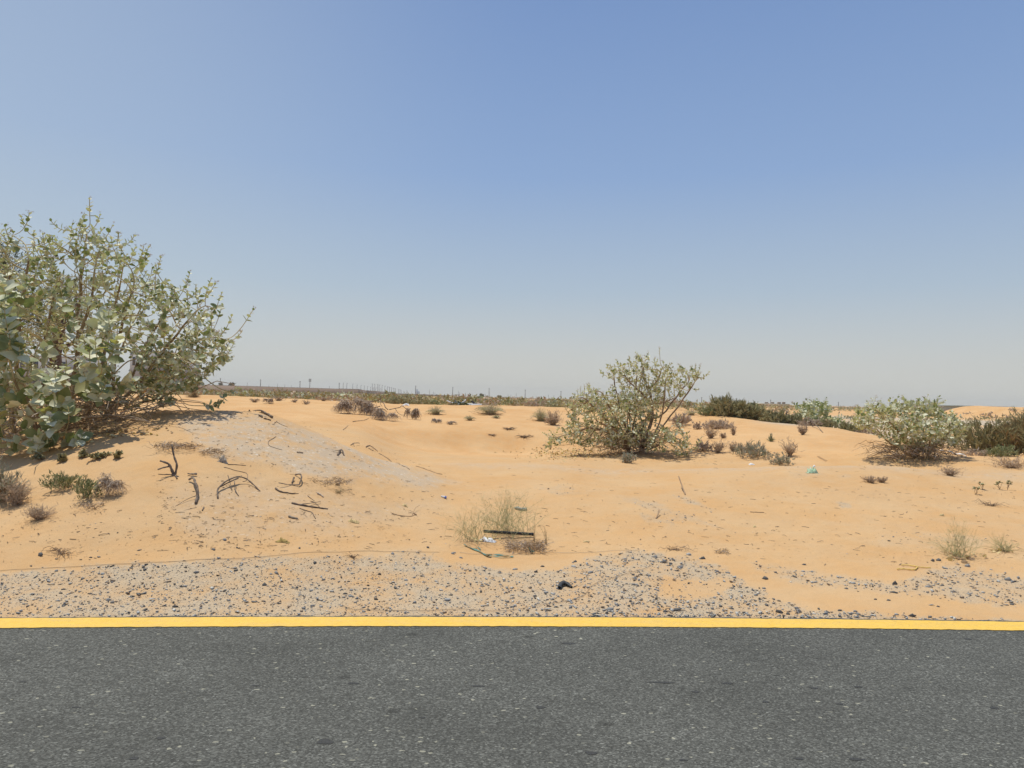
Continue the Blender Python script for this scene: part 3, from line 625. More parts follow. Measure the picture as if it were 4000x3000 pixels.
for k, (u, v, w_, c_, s_, h_, big) in enumerate(stones):
    Pk = P[k]; r_ = w_ * 0.5 * Pk[1] / F
    kk = (int(c_), int(s_) + 4 * (k % 3))
    if kk not in cache:
        Vv, Ff = protos[kk[1]][0]; o = mk('stone', Vv, [Ff], ST[kk[0]]); cache[kk] = o
    else:
        o = cache[kk].copy(); C.objects.link(o)
    o.scale = (r_ * 1.05, r_ * rng.uniform(.7, .95), r_ * h_ * rng.uniform(.85, 1.0)); o.rotation_euler = (rng.uniform(-.25, .25), rng.uniform(-.2, .2), rng.uniform(-.5, .5) + 3.14 * rng.randint(2))
    o.location = (Pk[0], Pk[1], Pk[2] + r_ * h_ * .16)
    sizew = 'large' if w_ > 30 else 'medium' if w_ > 22 else 'midsize' if w_ > 17 else 'small'
    lab = f'{sizew} {COLN[int(c_)]} {SHAPES[int(s_)][0]} stone {where(Pk, u, v)}'
    lw = lab.split()
    if len(lw) > 16: lab = lab.replace(' on near', ', near').replace(' on middle', ', middle').replace(' on far', ', far')
    if len(lab.split()) > 16: lab = lab.replace('far left of', 'left of').replace('far right of', 'right of')
    tag(o, lab, 'stone', GS)

# ------------------------------------------------------------------ woody shrubs with big leaves
def colonize(nodes, parents, attr, step=.07, infl=1.2, kill=.14, iters=160, bias=(0, 0, .12), jit=.12, r=None):
    N = [np.array(a) for a in nodes]; Pa = list(parents)
    A = np.asarray(attr, float).copy(); X = np.array(N)
    D = np.linalg.norm(A[:, None] - X[None], axis=2); near = D.argmin(1); nd = D.min(1)
    alive = np.ones(len(A), bool); bias = np.array(bias)
    seen = {}
    for it in range(iters):
        act = np.where(alive & (nd < infl))[0]
        if len(act) == 0:
            if not alive.any(): break
            infl *= 1.5
            if infl > 8: break
            continue
        new = []
        for nn in np.unique(near[act]):
            a = act[near[act] == nn]; vec = A[a] - N[nn]; vec /= np.linalg.norm(vec, axis=1, keepdims=True) + 1e-9
            d = vec.mean(0); d = d / (np.linalg.norm(d) + 1e-9) + bias + r.normal(0, jit, 3); d /= np.linalg.norm(d)
            if seen.get(nn, 0) > 3:
                j = a[nd[a].argmin()]; alive[j] = False; continue
            seen[nn] = seen.get(nn, 0) + 1
            N.append(N[nn] + d * step); Pa.append(nn); new.append(len(N) - 1)
        if not new: continue
        Xn = np.array([N[i] for i in new]); Dn = np.linalg.norm(A[:, None] - Xn[None], axis=2)
        m = Dn.min(1); am = Dn.argmin(1); better = m < nd
        nd[better] = m[better]; near[better] = np.array(new)[am[better]]
        alive &= nd > kill
    return np.array(N), np.array(Pa)
LEAF = np.array([[0,0,0],[.16,.26,.05],[.5,.36,.07],[.82,.2,.03],[1,0,-.05],[.82,-.2,.03],[.5,-.36,.07],[.16,-.26,.05],[.3,0,-.02],[.65,0,-.03]], float)
LEAF_T = np.array([[0,8,1],[0,7,8],[3,9,4],[9,5,4]]); LEAF_Q = np.array([[8,9,2,1],[8,7,6,9]]); LEAF_T2 = np.array([[9,3,2],[9,6,5]])
LEAF_TT = np.array([[0,8,1],[0,7,8],[3,9,4][::-1],[9,5,4][::-1],[8,9,2],[8,2,1],[8,7,6],[8,6,9],[9,3,2],[9,6,5]])
LEAF_TT[2] = [9,4,3]; LEAF_TT[3] = [9,5,4]
def leaves(P, D, N_, size, curl=None):
    """one ovate leaf per row: base P, direction D, normal N_"""
    D = D / (np.linalg.norm(D, axis=1, keepdims=True) + 1e-9)
    B = np.cross(N_, D); B /= np.linalg.norm(B, axis=1, keepdims=True) + 1e-9
    N2 = np.cross(D, B)
    T_ = LEAF[None] * np.asarray(size)[:, None, None]
    if curl is not None: T_ = T_.copy(); T_[..., 2] += curl[:, None] * LEAF[None, :, 0] ** 2 * np.asarray(size)[:, None]
    V = P[:, None] + T_[..., 0:1] * D[:, None] + T_[..., 1:2] * B[:, None] + T_[..., 2:3] * N2[:, None]
    n = len(P)
    return V.reshape(-1, 3), (LEAF_TT[None] + (np.arange(n) * 10)[:, None, None]).reshape(-1, 3)
OCT = np.array([[1,0,0],[-1,0,0],[0,1,0],[0,-1,0],[0,0,1],[0,0,-1]], float); OCT_F = np.array([[0,2,4],[2,1,4],[1,3,4],[3,0,4],[2,0,5],[1,2,5],[3,1,5],[0,3,5]])
def milkweed(origin, seeds, attr, seed, label, cat, leafsz=.12, step=.07, kill=.14, rtip=.0035, rexp=.46, leafn=6, fl=.6, name='milkweed_shrub', infl=1.0,
             bias=(0,0,.12), extra=.22, dense=1.0, group=None, rmax=.09, size_fn=None, gap=.05, jit=.12, bark=None, tangle=0, tw=(1, 1), leafmix=(.62, .32, .06)):
    r = np.random.RandomState(seed); origin = np.asarray(origin, float)
    nodes = []; par = []
    for pl in seeds:                      # hand-placed limbs as polylines
        pl = [np.asarray(a, float) for a in pl]
        if nodes:
            d0 = np.linalg.norm(np.array(nodes) - pl[0], axis=1); last = int(d0.argmin())
            if d0[last] > .05: last = -1
        else: last = -1
        if last == -1: nodes.append(pl[0]); par.append(-1); last = len(nodes) - 1
        for a, b in zip(pl[:-1], pl[1:]):
            k = max(1, int(round(np.linalg.norm(b - a) / step)))
            for i in range(1, k + 1):
                nodes.append(a + (b - a) * i / k + r.normal(0, .011, 3)); par.append(last); last = len(nodes) - 1
    N_, Pa = colonize(nodes, par, attr, step, infl, kill, bias=bias, r=r, jit=jit)
    # whips at the tips: rise and carry the leaf pairs
    n0 = len(N_); ch = np.zeros(n0, int)
    for p in Pa:
        if p >= 0: ch[p] += 1
    Nl = list(N_); Pl = list(Pa); c0 = origin + [0, 0, .2]
    tips = [i for i in range(len(nodes), n0) if ch[i] == 0]
    for t in tips:
        d = N_[t] - N_[Pa[t]]; d /= np.linalg.norm(d) + 1e-9; o_ = N_[t] - c0; o_ /= np.linalg.norm(o_) + 1e-9
        L_ = extra * r.uniform(.3, 1.35); k = max(1, int(L_ / (step * .8))); last = t; p = N_[t].copy()
        for i in range(k):
            d = d * .8 + o_ * .10 + np.array([0, 0, .22]) + r.normal(0, .05, 3); d /= np.linalg.norm(d)
            p = p + d * step * .8; Nl.append(p.copy()); Pl.append(last); last = len(Nl) - 1
    N_ = np.array(Nl); Pa = np.array(Pl); n = len(N_)
    gz_ = height(N_[:, 0], N_[:, 1]) + .01; N_[:, 2] = np.where(np.arange(n) >= len(nodes), np.maximum(N_[:, 2], gz_ + .02), N_[:, 2])
    kids = [[] for _ in range(n)]
    for i, p in enumerate(Pa):
        if p >= 0: kids[p].append(i)
    tipn = np.zeros(n); hgt = np.zeros(n)
    for i in range(n - 1, -1, -1):
        if not kids[i]: tipn[i] = 1
        if Pa[i] >= 0:
            tipn[Pa[i]] += tipn[i]; hgt[Pa[i]] = max(hgt[Pa[i]], hgt[i] + 1)

    R_ = np.minimum(rtip * np.maximum(tipn, 1) ** rexp, rmax)
    # smooth positions
    X = N_.copy()
    for _ in range(2):
        Y = X.copy()
        for i in range(n):
            if Pa[i] >= 0 and kids[i]: Y[i] = .5 * X[i] + .25 * X[Pa[i]] + .25 * X[kids[i][0]]
        X = Y
    mbb = MB()
    starts = [i for i in range(n) if Pa[i] < 0 or (len(kids[Pa[i]]) > 1 and max(kids[Pa[i]], key=lambda k: tipn[k]) != i)]
    for s_ in starts:
        ch_ = [s_] if Pa[s_] < 0 else [Pa[s_], s_]
        while kids[ch_[-1]]: ch_.append(max(kids[ch_[-1]], key=lambda k: tipn[k]))
        if len(ch_) < 2: continue
        rr = R_[ch_].copy(); rr[0] = min(rr[0], rr[1] * 1.05)
        PP = X[ch_]
        if Pa[s_] < 0: PP = np.vstack([PP[0] - [0, 0, .08], PP]); rr = np.concatenate([[rr[0] * 1.35], rr])
        Vt, Qt = tubes(PP[None], rr[None], 6 if rr.max() > .012 else 4)
        sd = 6 if rr.max() > .012 else 4
        mi_ = np.repeat((rr[:-1] > .0125).astype(int), sd)
        mbb.add(Vt, Qt, mi_)
    root = empty(name, origin, label, cat, group)
    o = mbb.obj('branches', [M_STEM, bark or M_BARK], root, origin, True)
    if tangle:
        a = r.uniform(0, 6.28, tangle); A_ = np.stack([r.normal(0, .28, tangle) * tw[0], r.normal(0, .2, tangle) * tw[0], np.zeros(tangle)], 1) + origin; A_[:, 2] = height(A_[:, 0], A_[:, 1]) + r.uniform(.02, .55, tangle) * tw[1]
        q_ = r.uniform(.2, .75, tangle); B_ = A_ + np.stack([np.cos(a) * q_ * tw[0], np.sin(a) * q_ * .8 * tw[0], r.uniform(-.35, .4, tangle) * tw[1]], 1); B_[:, 2] = np.maximum(B_[:, 2], height(B_[:, 0], B_[:, 1]) + .01)
        t = np.linspace(0, 1, 5)[None, :, None]; PP_ = A_[:, None] * (1 - t) + B_[:, None] * t + r.normal(0, .03, (tangle, 5, 3)) * (t > 0); PP_[..., 2] += .1 * (4 * t * (1 - t))[..., 0]
        mt = MB(); Vt, Qt = tubes(PP_, np.linspace(1.2, .5, 5)[None] * r.uniform(.003, .007, (tangle, 1)), 4); mt.add(Vt, Qt, np.repeat(r.choice(3, tangle, p=[.45, .3, .25]), 16)); mt.obj('dead_twigs', [M_TAN, M_GREYTW, M_BROWNTW], root, origin)
    # leaves in opposite pairs
    Pb = []; Db = []; Nb = []; Sb = []
    for i in range(n):
        if Pa[i] < 0 or hgt[i] > leafn or R_[i] > .011: continue
        if hgt[i] > 2 and r.rand() > dense: continue
        d = X[i] - X[Pa[i]]; seg = np.linalg.norm(d); d /= seg + 1e-9
        a = np.cross(d, [0, 0, 1.0]); a /= np.linalg.norm(a) + 1e-9; b = np.cross(d, a)
        for q_ in range(max(1, int(round(seg / gap)))):
            th = (int(hgt[i]) + q_) * math.pi / 2 + r.uniform(-.5, .5)
            for sg in (0, math.pi):
                if r.rand() < .06: continue
                rad = a * math.cos(th + sg) + b * math.sin(th + sg)
                up = .45 + .5 * max(0, 1 - hgt[i] / 3.0)
                dd = rad + d * up * r.uniform(.6, 1.3) + r.normal(0, .12, 3)
                Pb.append(X[Pa[i]] + d * seg * (q_ + .5) / max(1, round(seg / gap))); Db.append(dd); Nb.append(d * 1.0 + rad * -.25 + r.normal(0, .18, 3) + [0, 0, .25])
                sc = leafsz * (.55 + .45 * min(1, hgt[i] / 2.5)) * r.uniform(.7, 1.2)
                if size_fn is not None: sc *= size_fn(X[i])
                Sb.append(sc)
    Pb = np.array(Pb); Db = np.array(Db); Nb = np.array(Nb); Sb = np.array(Sb)
    Vl, Fl = leaves(Pb, Db, Nb, Sb, r.uniform(-.25, .15, len(Pb)))
    kind_ = r.choice(3, len(Pb), p=list(leafmix))
    mk('foliage', Vl - origin, [Fl], [M_LEAF, M_LEAF2, M_LEAFY], root, [np.repeat(kind_, 10)], True)
    # flower clusters
    tp = [i for i in range(n0, n) if not kids[i] and r.rand() < fl]
    if tp:
        mbf = MB(); B0 = []; SS_ = []; PL = []
        for t in tp:
            for c in range(r.randint(1, 4)):
                dirn = r.normal(0, 1, 3); dirn[2] = abs(dirn[2]); dirn /= np.linalg.norm(dirn)
                c0_ = X[t] + dirn * leafsz * r.uniform(.2, .55)
                PL.append(np.stack([X[t], (X[t] + c0_) / 2 + [0, 0, .008], c0_]))
                k = r.randint(4, 8); off = r.normal(0, leafsz * .10, (k, 3)); B0.append(c0_ + off); SS_.append(r.uniform(.045, .085, k) * leafsz)
        B0 = np.concatenate(B0); SS_ = np.concatenate(SS_)
        VV = OCT[None] * SS_[:, None, None] + B0[:, None]
        mbf.add(VV.reshape(-1, 3), (OCT_F[None] + (np.arange(len(B0)) * 6)[:, None, None]).reshape(-1, 3), 0)
        Vt, Qt = tubes(np.array(PL), np.full((len(PL), 3), .0016)); mbf.add(Vt, Qt, 1)
        mbf.obj('flower_cluster', [M_FLOW, M_STEM], root, origin)
    return root
def crown(poly, Y0, T_, n, r, edge=250., pw=.5, wfn=None):
    poly = np.array(poly, float); res = []
    lo = poly.min(0); hi = poly.max(0)
    while len(res) < n:
        u = r.uniform(lo[0], hi[0], n); v = r.uniform(lo[1], hi[1], n); sd = sdpoly(u, v, poly); k = sd > 0
        if wfn is not None: k &= r.rand(n) < wfn(u, v)
        u, v, sd = u[k], v[k], sd[k]; th = T_ * np.clip(sd / edge, .05, 1) ** pw
        t = r.uniform(-1, 1, len(u)); t = np.sign(t) * np.abs(t) ** .7
        P_ = at(u, v, Y0 + t * th); P_[:, 2] = np.maximum(P_[:, 2], height(P_[:, 0], P_[:, 1]) + .08)
        res += list(P_)
    return np.array(res[:n])
def pline(pts, Y):   # pts (u,v[,Y])
    return [at(p[0], p[1], p[2] if len(p) > 2 else Y) for p in pts]

# 1. the big milkweed at left on its mound
r = np.random.RandomState(3)
POLY1 = [(-560,1050),(-300,960),(-60,890),(40,895),(110,920),(190,915),(250,985),(300,870),(345,850),(385,910),(470,965),(560,1010),(600,1085),(680,1105),(730,1150),(775,1180),(800,1150),(860,1160),(865,1200),(875,1300),(875,1370),(845,1420),(790,1470),(740,1520),(640,1570),(540,1610),(430,1660),(300,1690),(100,1720),(-100,1720),(-560,1690)]
A1 = crown(POLY1, 10.0, 1.3, 2350, r, 330, .6, lambda u, v: np.where((v > 1400) & (u > 60), .22, np.where(v > 1250, .6, 1.0)))
A1r = crown([(560,1380),(700,1330),(880,1290),(885,1390),(850,1440),(800,1490),(720,1540),(600,1590),(540,1560)], 9.8, .7, 620, r, 90)
front = crown([(60,1420),(260,1470),(250,1600),(330,1700),(230,1770),(80,1770),(-60,1700),(-40,1500)], 8.45, .3, 70, r, 80)
front2 = crown([(330,1370),(440,1370),(450,1480),(400,1600),(310,1580),(300,1450)], 8.6, .3, 40, r, 60)
front3 = crown([(-20,1150),(90,1160),(90,1440),(-30,1430)], 8.5, .3, 40, r, 60)
outl = np.concatenate([pline([(890,1340),(915,1320),(940,1290),(955,1262),(970,1240)], 9.9), pline([(640,1575),(700,1588),(760,1598),(820,1592),(870,1575),(900,1552),(925,1530),(940,1518)], 9.7), pline([(905,1335),(930,1322),(948,1310)], 9.9), pline([(340,850),(350,835)], 9.8)])
A1 = np.concatenate([A1, A1r, front, front2, front3, outl])
def gp(u, v): return G(u, v)
b = [gp(60,1715), gp(155,1700), gp(265,1680), gp(322,1660), gp(405,1640), gp(470,1610), gp(-120,1720), gp(250,1720)]
seeds1 = [[b[0], at(40,1620,9.2), at(100,1560,9.4), at(110,1480,9.6), at(100,1380,9.8)], [b[1], at(120,1600,9.6), at(95,1490,9.9), at(150,1350,10.0), at(190,1260,10.0)], [b[2], at(262,1560,9.9), at(265,1460,9.9), at(250,1360,10.1)],
          [b[3], at(335,1560,10.0), at(420,1480,10.0), at(500,1410,10.0), at(600,1385,10.0)], [b[4], at(470,1530,10.1), at(560,1470,10.2), at(650,1440,10.2)], [b[5], at(560,1570,9.9), at(620,1560,9.9)], [b[6], at(-200,1500,10.0), at(-260,1300,10.2)], [b[4], at(430,1560,9.7), at(445,1420,9.8), at(480,1250,9.8), at(520,1130,9.8)], [b[7], at(230,1690,8.9), at(180,1640,8.7)]]
for (bi, um, vm, ut, vt, Yt) in [(1,170,1450,230,1080,10.2),(2,300,1400,330,1000,10.3),(2,290,1450,370,1120,9.8),(3,400,1450,470,1120,10.4),(3,430,1480,560,1180,10.2),(4,520,1460,640,1220,10.1),(4,560,1480,720,1270,10.0),(5,620,1480,770,1320,10.1),(0,20,1450,40,1060,10.2),(1,60,1450,110,1040,9.7),(6,-200,1400,-160,1080,10.1)]:
    seeds1.append([b[bi], at(um, vm, (b[bi][1] + Yt) / 2), at((um + ut) / 2 - 10, (vm + vt) / 2, Yt - .1), at(ut, vt, Yt)])
milkweed(b[2], seeds1, A1, 21, 'big broad-leaved milkweed shrub growing on the pale mound at the left edge', 'shrub', leafsz=.092, step=.07, kill=.09, leafn=4, dense=.80, extra=.30, infl=.9,
         size_fn=lambda p: 2.0 if p[1] < 8.9 else 1.0, fl=.7, rtip=.0052, rexp=.38, gap=.05, tangle=200, tw=(1.8, .6), rmax=.036)

# 2. the tall open milkweed in the middle
K4 = lambda pts: [(2200 + x / 3.318, 1350 + y / 3.318) for x, y in pts]
r = np.random.RandomState(4)
bush = K4([(10,800),(100,720),(190,640),(250,560),(330,560),(410,550),(520,600),(620,560),(740,560),(900,640),(1080,740),(1120,900),(1050,1150),(800,1250),(500,1270),(200,1260),(60,1180),(100,1000)])
crownp = K4([(560,290),(680,250),(850,210),(980,150),(1100,130),(1180,230),(1290,260),(1490,260),(1600,330),(1700,310),(1830,420),(1700,500),(1690,600),(1560,680),(1440,660),(1200,660),(1000,640),(760,560),(640,420)])
low = K4([(1060,1330),(1250,1400),(1400,1400),(1560,1470),(1720,1330),(1600,1150),(1490,980),(1380,1080),(1250,1050),(1120,1100)])
A2 = np.concatenate([crown(bush, 16.9, .9, 1150, r, 90, .6), crown(K4([(60,1000),(700,1000),(1080,1050),(1050,1300),(850,1330),(500,1330),(150,1290),(0,1200)]), 16.6, .6, 330, r, 60), crown(crownp, 17.3, .8, 620, r, 90, .6), crown(K4([(760,560),(1000,560),(1300,600),(1250,800),(1200,1000),(1000,1000),(800,800)]), 17.0, .6, 220, r, 60), crown(low, 16.5, .5, 300, r, 40),
     crown(K4([(-200,1180),(20,1090),(250,1150),(300,1300),(-180,1310)]), 16.7, .4, 170, r, 30),
     np.array(pline(K4([(1260,300),(1265,220),(1258,130),(1255,90)]), 17.2)), np.array(pline(K4([(700,450),(600,440),(520,400)]), 17.2)), np.array(pline(K4([(1780,450),(1830,430),(1865,410)]), 17.2)),
     np.array(pline(K4([(1640,1330),(1700,1270),(1740,1250)]), 16.5)), np.array(pline(K4([(1400,1080),(1450,1000),(1490,940)]), 16.6))])
b0 = gp(2456, 1768); b1 = gp(2500, 1764)
Yb = b0[1]
fan = [[b0, at(b0u, 1700, Yf), at(uu_, vv_, Yf2)] for b0u, uu_, vv_, Yf, Yf2 in ((2430,2290,1560,16.8,16.6),(2440,2345,1525,16.9,16.8),(2448,2400,1500,17.0,17.2),(2460,2460,1470,17.1,17.3),(2440,2320,1640,16.6,16.3),(2470,2510,1440,17.1,17.4),(2475,2560,1590,16.9,16.6))]
fan += [[b1, at(2520, 1690, 17), at(2480, 1560, 17.4), at(2490, 1450, 17.5)], [b1, at(2570, 1690, 17), at(2640, 1600, 17.1), at(2710, 1500, 17.2)], [b1, at(2560, 1700, 16.9), at(2590, 1600, 16.9), at(2600, 1480, 17)]]
seeds2 = fan + [[b0, at(2455,1700,Yb), at(2450,1650,16.9), at(2456,1600,17)], [b0, at(2430,1700,16.8), at(2400,1650,16.9), at(2370,1600,17)], [b0, at(2440,1720,16.7), at(2380,1690,16.6), at(2310,1670,16.6)],
          [b1, at(2531,1681,17.0), at(2551,1636,17.1), at(2543,1576,17.2), at(2541,1516,17.2), at(2520,1480,17.2)], [at(2551,1640,17.1), at(2602,1606,17.1), at(2634,1561,17.2), at(2648,1537,17.2)],
          [b1, at(2560,1745,16.6), at(2600,1720,16.6), at(2625,1680,16.6)], [at(2543,1580,17.2), at(2600,1570,17.3), at(2640,1555,17.4)], [at(2541,1520,17.2), at(2570,1480,17.1), at(2585,1440,17.1)], [at(2543,1576,17.2), at(2500,1530,17.0), at(2455,1490,17.0), at(2430,1450,17.1)], [at(2541,1550,17.2), at(2510,1470,17.4), at(2515,1410,17.5)], [at(2634,1561,17.2), at(2670,1510,17.2), at(2700,1490,17.2)]]
milkweed(b0, seeds2, A2, 22, 'tall open milkweed shrub with dark forked trunks standing in the hollow', 'shrub', leafsz=.088, step=.07, kill=.085, leafn=3, dense=.8, extra=.2, fl=.8, infl=1.2, rtip=.0056, rexp=.42, gap=.062, bark=M_BARKT, tangle=420, tw=(1.3, .8), leafmix=(.60, .22, .18), rmax=.05)

# 3. the round bushy milkweed at right
K5 = lambda pts: [(3300 + x / 3.16, 1500 + y / 3.16) for x, y in pts]
r = np.random.RandomState(5)
p3 = K5([(100,400),(200,270),(340,240),(480,240),(600,200),(720,190),(860,200),(980,230),(1040,150),(1070,240),(1150,200),(1200,260),(1240,350),(1350,400),(1400,480),(1440,580),(1400,680),(1330,760),(1150,800),(950,860),(720,800),(500,700),(320,610),(140,540),(70,470)])
A3 = np.concatenate([crown(K5([(1250,380),(1400,420),(1490,520),(1480,650),(1400,760),(1250,800)]), 15.4, .6, 260, r, 60), crown(p3, 15.5, 1.05, 1900, r, 110, .6), np.array(pline(K5([(1400,640),(1470,600),(1550,570),(1610,550)]), 15.3)), np.array(pline(K5([(1145,230),(1150,180),(1155,150)]), 15.4)), np.array(pline(K5([(1030,180),(1035,130)]), 15.4))])
b0 = gp(3580,1790); b1 = gp(3622,1796)
seeds3 = [[b0, at(3575,1740,15.4), at(3565,1700,15.5), at(3570,1640,15.5)], [b0, at(3560,1750,15.3), at(3520,1700,15.2), at(3490,1660,15.2)], [b0, at(3590,1750,15.6), at(3610,1700,15.8)], [b1, at(3640,1750,15.4), at(3690,1710,15.4)], [b1, at(3630,1760,15.2), at(3630,1720,15.1)], [b0, at(3540,1770,15.2), at(3460,1720,15.5)]]
milkweed(b0, seeds3, A3, 23, 'dense round pale green milkweed bush casting shade on the sand at right', 'shrub', leafsz=.098, step=.07, kill=.085, leafn=4, dense=.95, extra=.16, fl=.5, infl=1.0, gap=.06, tangle=220, tw=(1.2, .45), leafmix=(.66, .24, .10))

# 4. a smaller one beyond the dune crest, and a low one beside it
K7 = lambda pts: [(2700 + x / 3.687, 1550 + y / 3.687) for x, y in pts]
r = np.random.RandomState(6)
A4 = crown(K7([(1520,160),(1600,100),(1720,80),(1800,60),(1940,80),(2010,130),(2010,230),(1950,330),(1850,420),(1680,400),(1560,280)]), 26, 1.0, 600, r, 60)
b0 = np.array(at(3185, 1690, 26)); b0[2] = gz(b0[0], b0[1])
milkweed(b0, [[b0, b0 + [0, 0, .25], b0 + [.05, 0, .5]], [b0, b0 + [-.2, 0, .35]], [b0, b0 + [.25, 0, .4]]], A4, 24, 'compact milkweed bush with upright leafy shoots behind the sand crest', 'shrub', leafsz=.15, step=.1, kill=.12, leafn=5, extra=.25, fl=.3, gap=.07)
A5 = crown(K7([(2020,260),(2130,280),(2200,330),(2212,430),(2100,420),(2020,380),(1970,330)]), 24.5, .7, 260, r, 40)
b0 = np.array(at(3283, 1705, 24.5)); b0[2] = gz(b0[0], b0[1])
milkweed(b0, [[b0, b0 + [0, 0, .3]], [b0, b0 + [.15, 0, .3]]], A5, 25, 'low sprawling milkweed just right of the compact milkweed bush', 'shrub', leafsz=.14, step=.1, kill=.17, leafn=5, extra=.15, fl=.2, gap=.07)
# tiny far one by the wall corner
r = np.random.RandomState(8)
b0 = np.array(at(1337, 1556, 48)); b0[2] = gz(b0[0], b0[1])
A6 = b0 + np.array([[r.uniform(-.75, .75), r.uniform(-.5, .5), r.uniform(.15, .75)] for _ in range(60)])
milkweed(b0, [[b0, b0 + [0, 0, .2]]], A6, 26, 'distant pale green milkweed below the corner of the long tan wall', 'shrub', leafsz=.2, step=.14, kill=.22, leafn=5, extra=.2, fl=0, gap=.09)

# ------------------------------------------------------------------ fine shrubs, grass, dead brush
def dome_pts(n, w, h, r, lumps=5, shell=.5):
    c = [(r.uniform(-.33, .33) * w, r.uniform(-.25, .25) * w, r.uniform(.05, .38) * h, r.uniform(.26, .5)) for _ in range(lumps)]
    P_ = []
    while len(P_) < n:
        cx, cy, cz, rr = c[r.randint(lumps)]
        d = r.normal(0, 1, 3); d /= np.linalg.norm(d); q_ = r.uniform(shell, 1)
        p = np.array([cx + d[0] * w * rr * q_, cy + d[1] * w * rr * q_, cz + d[2] * h * (.45 + rr * .5) * q_])
        if p[2] > .02 * h and p[2] < h and abs(p[0]) < w * .58: P_.append(p)
    return np.array(P_)
def arcs(A, B, r, sag=.0, jit=.02, K=4):
    t = np.linspace(0, 1, K)[None, :, None]
    L_ = np.linalg.norm(B - A, axis=1)[:, None, None]
    P_ = A[:, None] * (1 - t) + B[:, None] * t
    P_ = P_ + r.normal(0, 1, P_.shape) * jit * L_ * (t > 0)
    P_[..., 2] += (sag * L_ * 4 * t * (1 - t))[..., 0]
    return P_
def shrub(name, u, v, wpx, hpx, style, label, cat='shrub', seed=None, Y=None, group=None, n=1.0, mats=None):
    seed = seed if seed is not None else int(u * 7 + v * 3) % 99991
    r = np.random.RandomState(seed)
    if Y is None: p0 = G(u, v)
    else:
        p0 = np.array(at(u, v, Y)); p0[2] = gz(p0[0], p0[1])
    w_ = wpx * p0[1] / F; h = hpx * p0[1] / F; px = p0[1] / 704.0
    root = empty(name, p0, label, cat, group)
    def onground(V):
        X = V + p0; g = height(X[:, 0], X[:, 1]) - .01; V = V.copy(); V[:, 2] = np.maximum(V[:, 2], g - p0[2]); return V
    def put(nm, mbx, ms):
        V = onground(np.concatenate(mbx.v)); return mk(nm, V, mbx.f, ms, root, mbx.m)
    S_ = MB(); Fo = MB(); base_off = lambda k: np.stack([r.normal(0, .07 * w_, k), r.normal(0, .07 * w_, k), np.zeros(k)], 1)
    if style in ('olive', 'green', 'greygreen', 'rust', 'mauve', 'oliveL', 'darkgreen'):
        mats = mats or {'olive': (M_OLIVE, M_OLIVEL, M_BROWNTW), 'oliveL': (M_OLIVEL, M_GREYG, M_BROWNTW), 'green': (M_GREEN, M_OLIVEL, M_BROWNTW), 'greygreen': (M_GREYG, M_MAUVE, M_TAN), 'rust': (M_RUST, M_OLIVE, M_BROWNTW), 'mauve': (M_MAUVE, M_GREYTW, M_BROWNTW), 'darkgreen': (M_DARKG, M_GREEN, M_BROWNTW)}[style]
        k = int(26 * n); E = dome_pts(k, w_, h * .85, r, 5, .6); S0 = base_off(k); Pl = arcs(S0, E, r, .12, .05, 5)
        Rr = np.linspace(1, .35, 5)[None] * np.clip(.018 * h, .003, .03) * r.uniform(.7, 1.3, (k, 1)); S_.add(*tubes(Pl, Rr, 4))
        k = int((300 if style not in ('mauve', 'greygreen') else 150) * n); A = dome_pts(k, w_, h * .95, r, 7, .35)
        o_ = A / (np.array([w_ * .5, w_ * .5, h]) + 1e-6); o_ = o_ / (np.linalg.norm(o_, axis=1, keepdims=True) + 1e-6)
        D = o_ * .5 + np.array([0, 0, .75]) + r.normal(0, .3, (k, 3)); D /= np.linalg.norm(D, axis=1, keepdims=True)
        ln = h * r.uniform(.10, .34, (k, 1)); m = 6
        A2_ = np.repeat(A, m, 0) + r.normal(0, .02 * w_, (k * m, 3)); D2 = np.repeat(D, m, 0) + r.normal(0, .32, (k * m, 3)); D2 /= np.linalg.norm(D2, axis=1, keepdims=True)
        Pl = arcs(A2_, A2_ + D2 * np.repeat(ln, m, 0) * r.uniform(.5, 1.1, (k * m, 1)), r, .03, .06, 3)
        rad = np.clip(px * .22, .0018, .02) * (1.25 if style in ('greygreen', 'mauve') else 1.5)
        Vt, Qt = tubes(Pl, np.array([[1, .9, .4]]) * rad * r.uniform(.7, 1.3, (k * m, 1)), 3)
        Fo.add(Vt, Qt, np.repeat((r.rand(k * m) < .3).astype(int), 6))
        put('stems', S_, [mats[2]]); put('foliage', Fo, [mats[0], mats[1]])
    elif style in ('grass', 'straw', 'tussock', 'aloe', 'wisp'):
        ms = {'grass': [M_GRASS, M_STRAW], 'straw': [M_STRAW, M_TAN], 'tussock': [M_GRASS, M_GREYTW], 'aloe': [M_GREYG, M_GREEN], 'wisp': [M_GRASS, M_OLIVEL]}[style]
        k = int({'grass': 260, 'straw': 240, 'tussock': 260, 'aloe': 60, 'wisp': 150}[style] * n)
        a = r.uniform(0, 2 * math.pi, k); q_ = r.rand(k) ** (.5 if style == 'tussock' else .75)
        E = np.stack([np.cos(a) * q_ * w_ * .5, np.sin(a) * q_ * w_ * .5, h * (1 - .75 * q_ ** 2 * (1 if style != 'wisp' else .4)) * r.uniform(.45, 1.05, k)], 1)
        S0 = base_off(k) * (.9 if style != 'wisp' else 1.8)
        Pl = arcs(S0, E, r, .2 if style == 'tussock' else .04, .02, 5)
        rad = max(.0011, px * .12) * (2.2 if style == 'aloe' else 1.0)
        Vt, Qt = tubes(Pl, np.linspace(1.2, .35, 5)[None] * rad * r.uniform(.7, 1.3, (k, 1)), 3); Fo.add(Vt, Qt, np.repeat((r.rand(k) < .35).astype(int), 12))
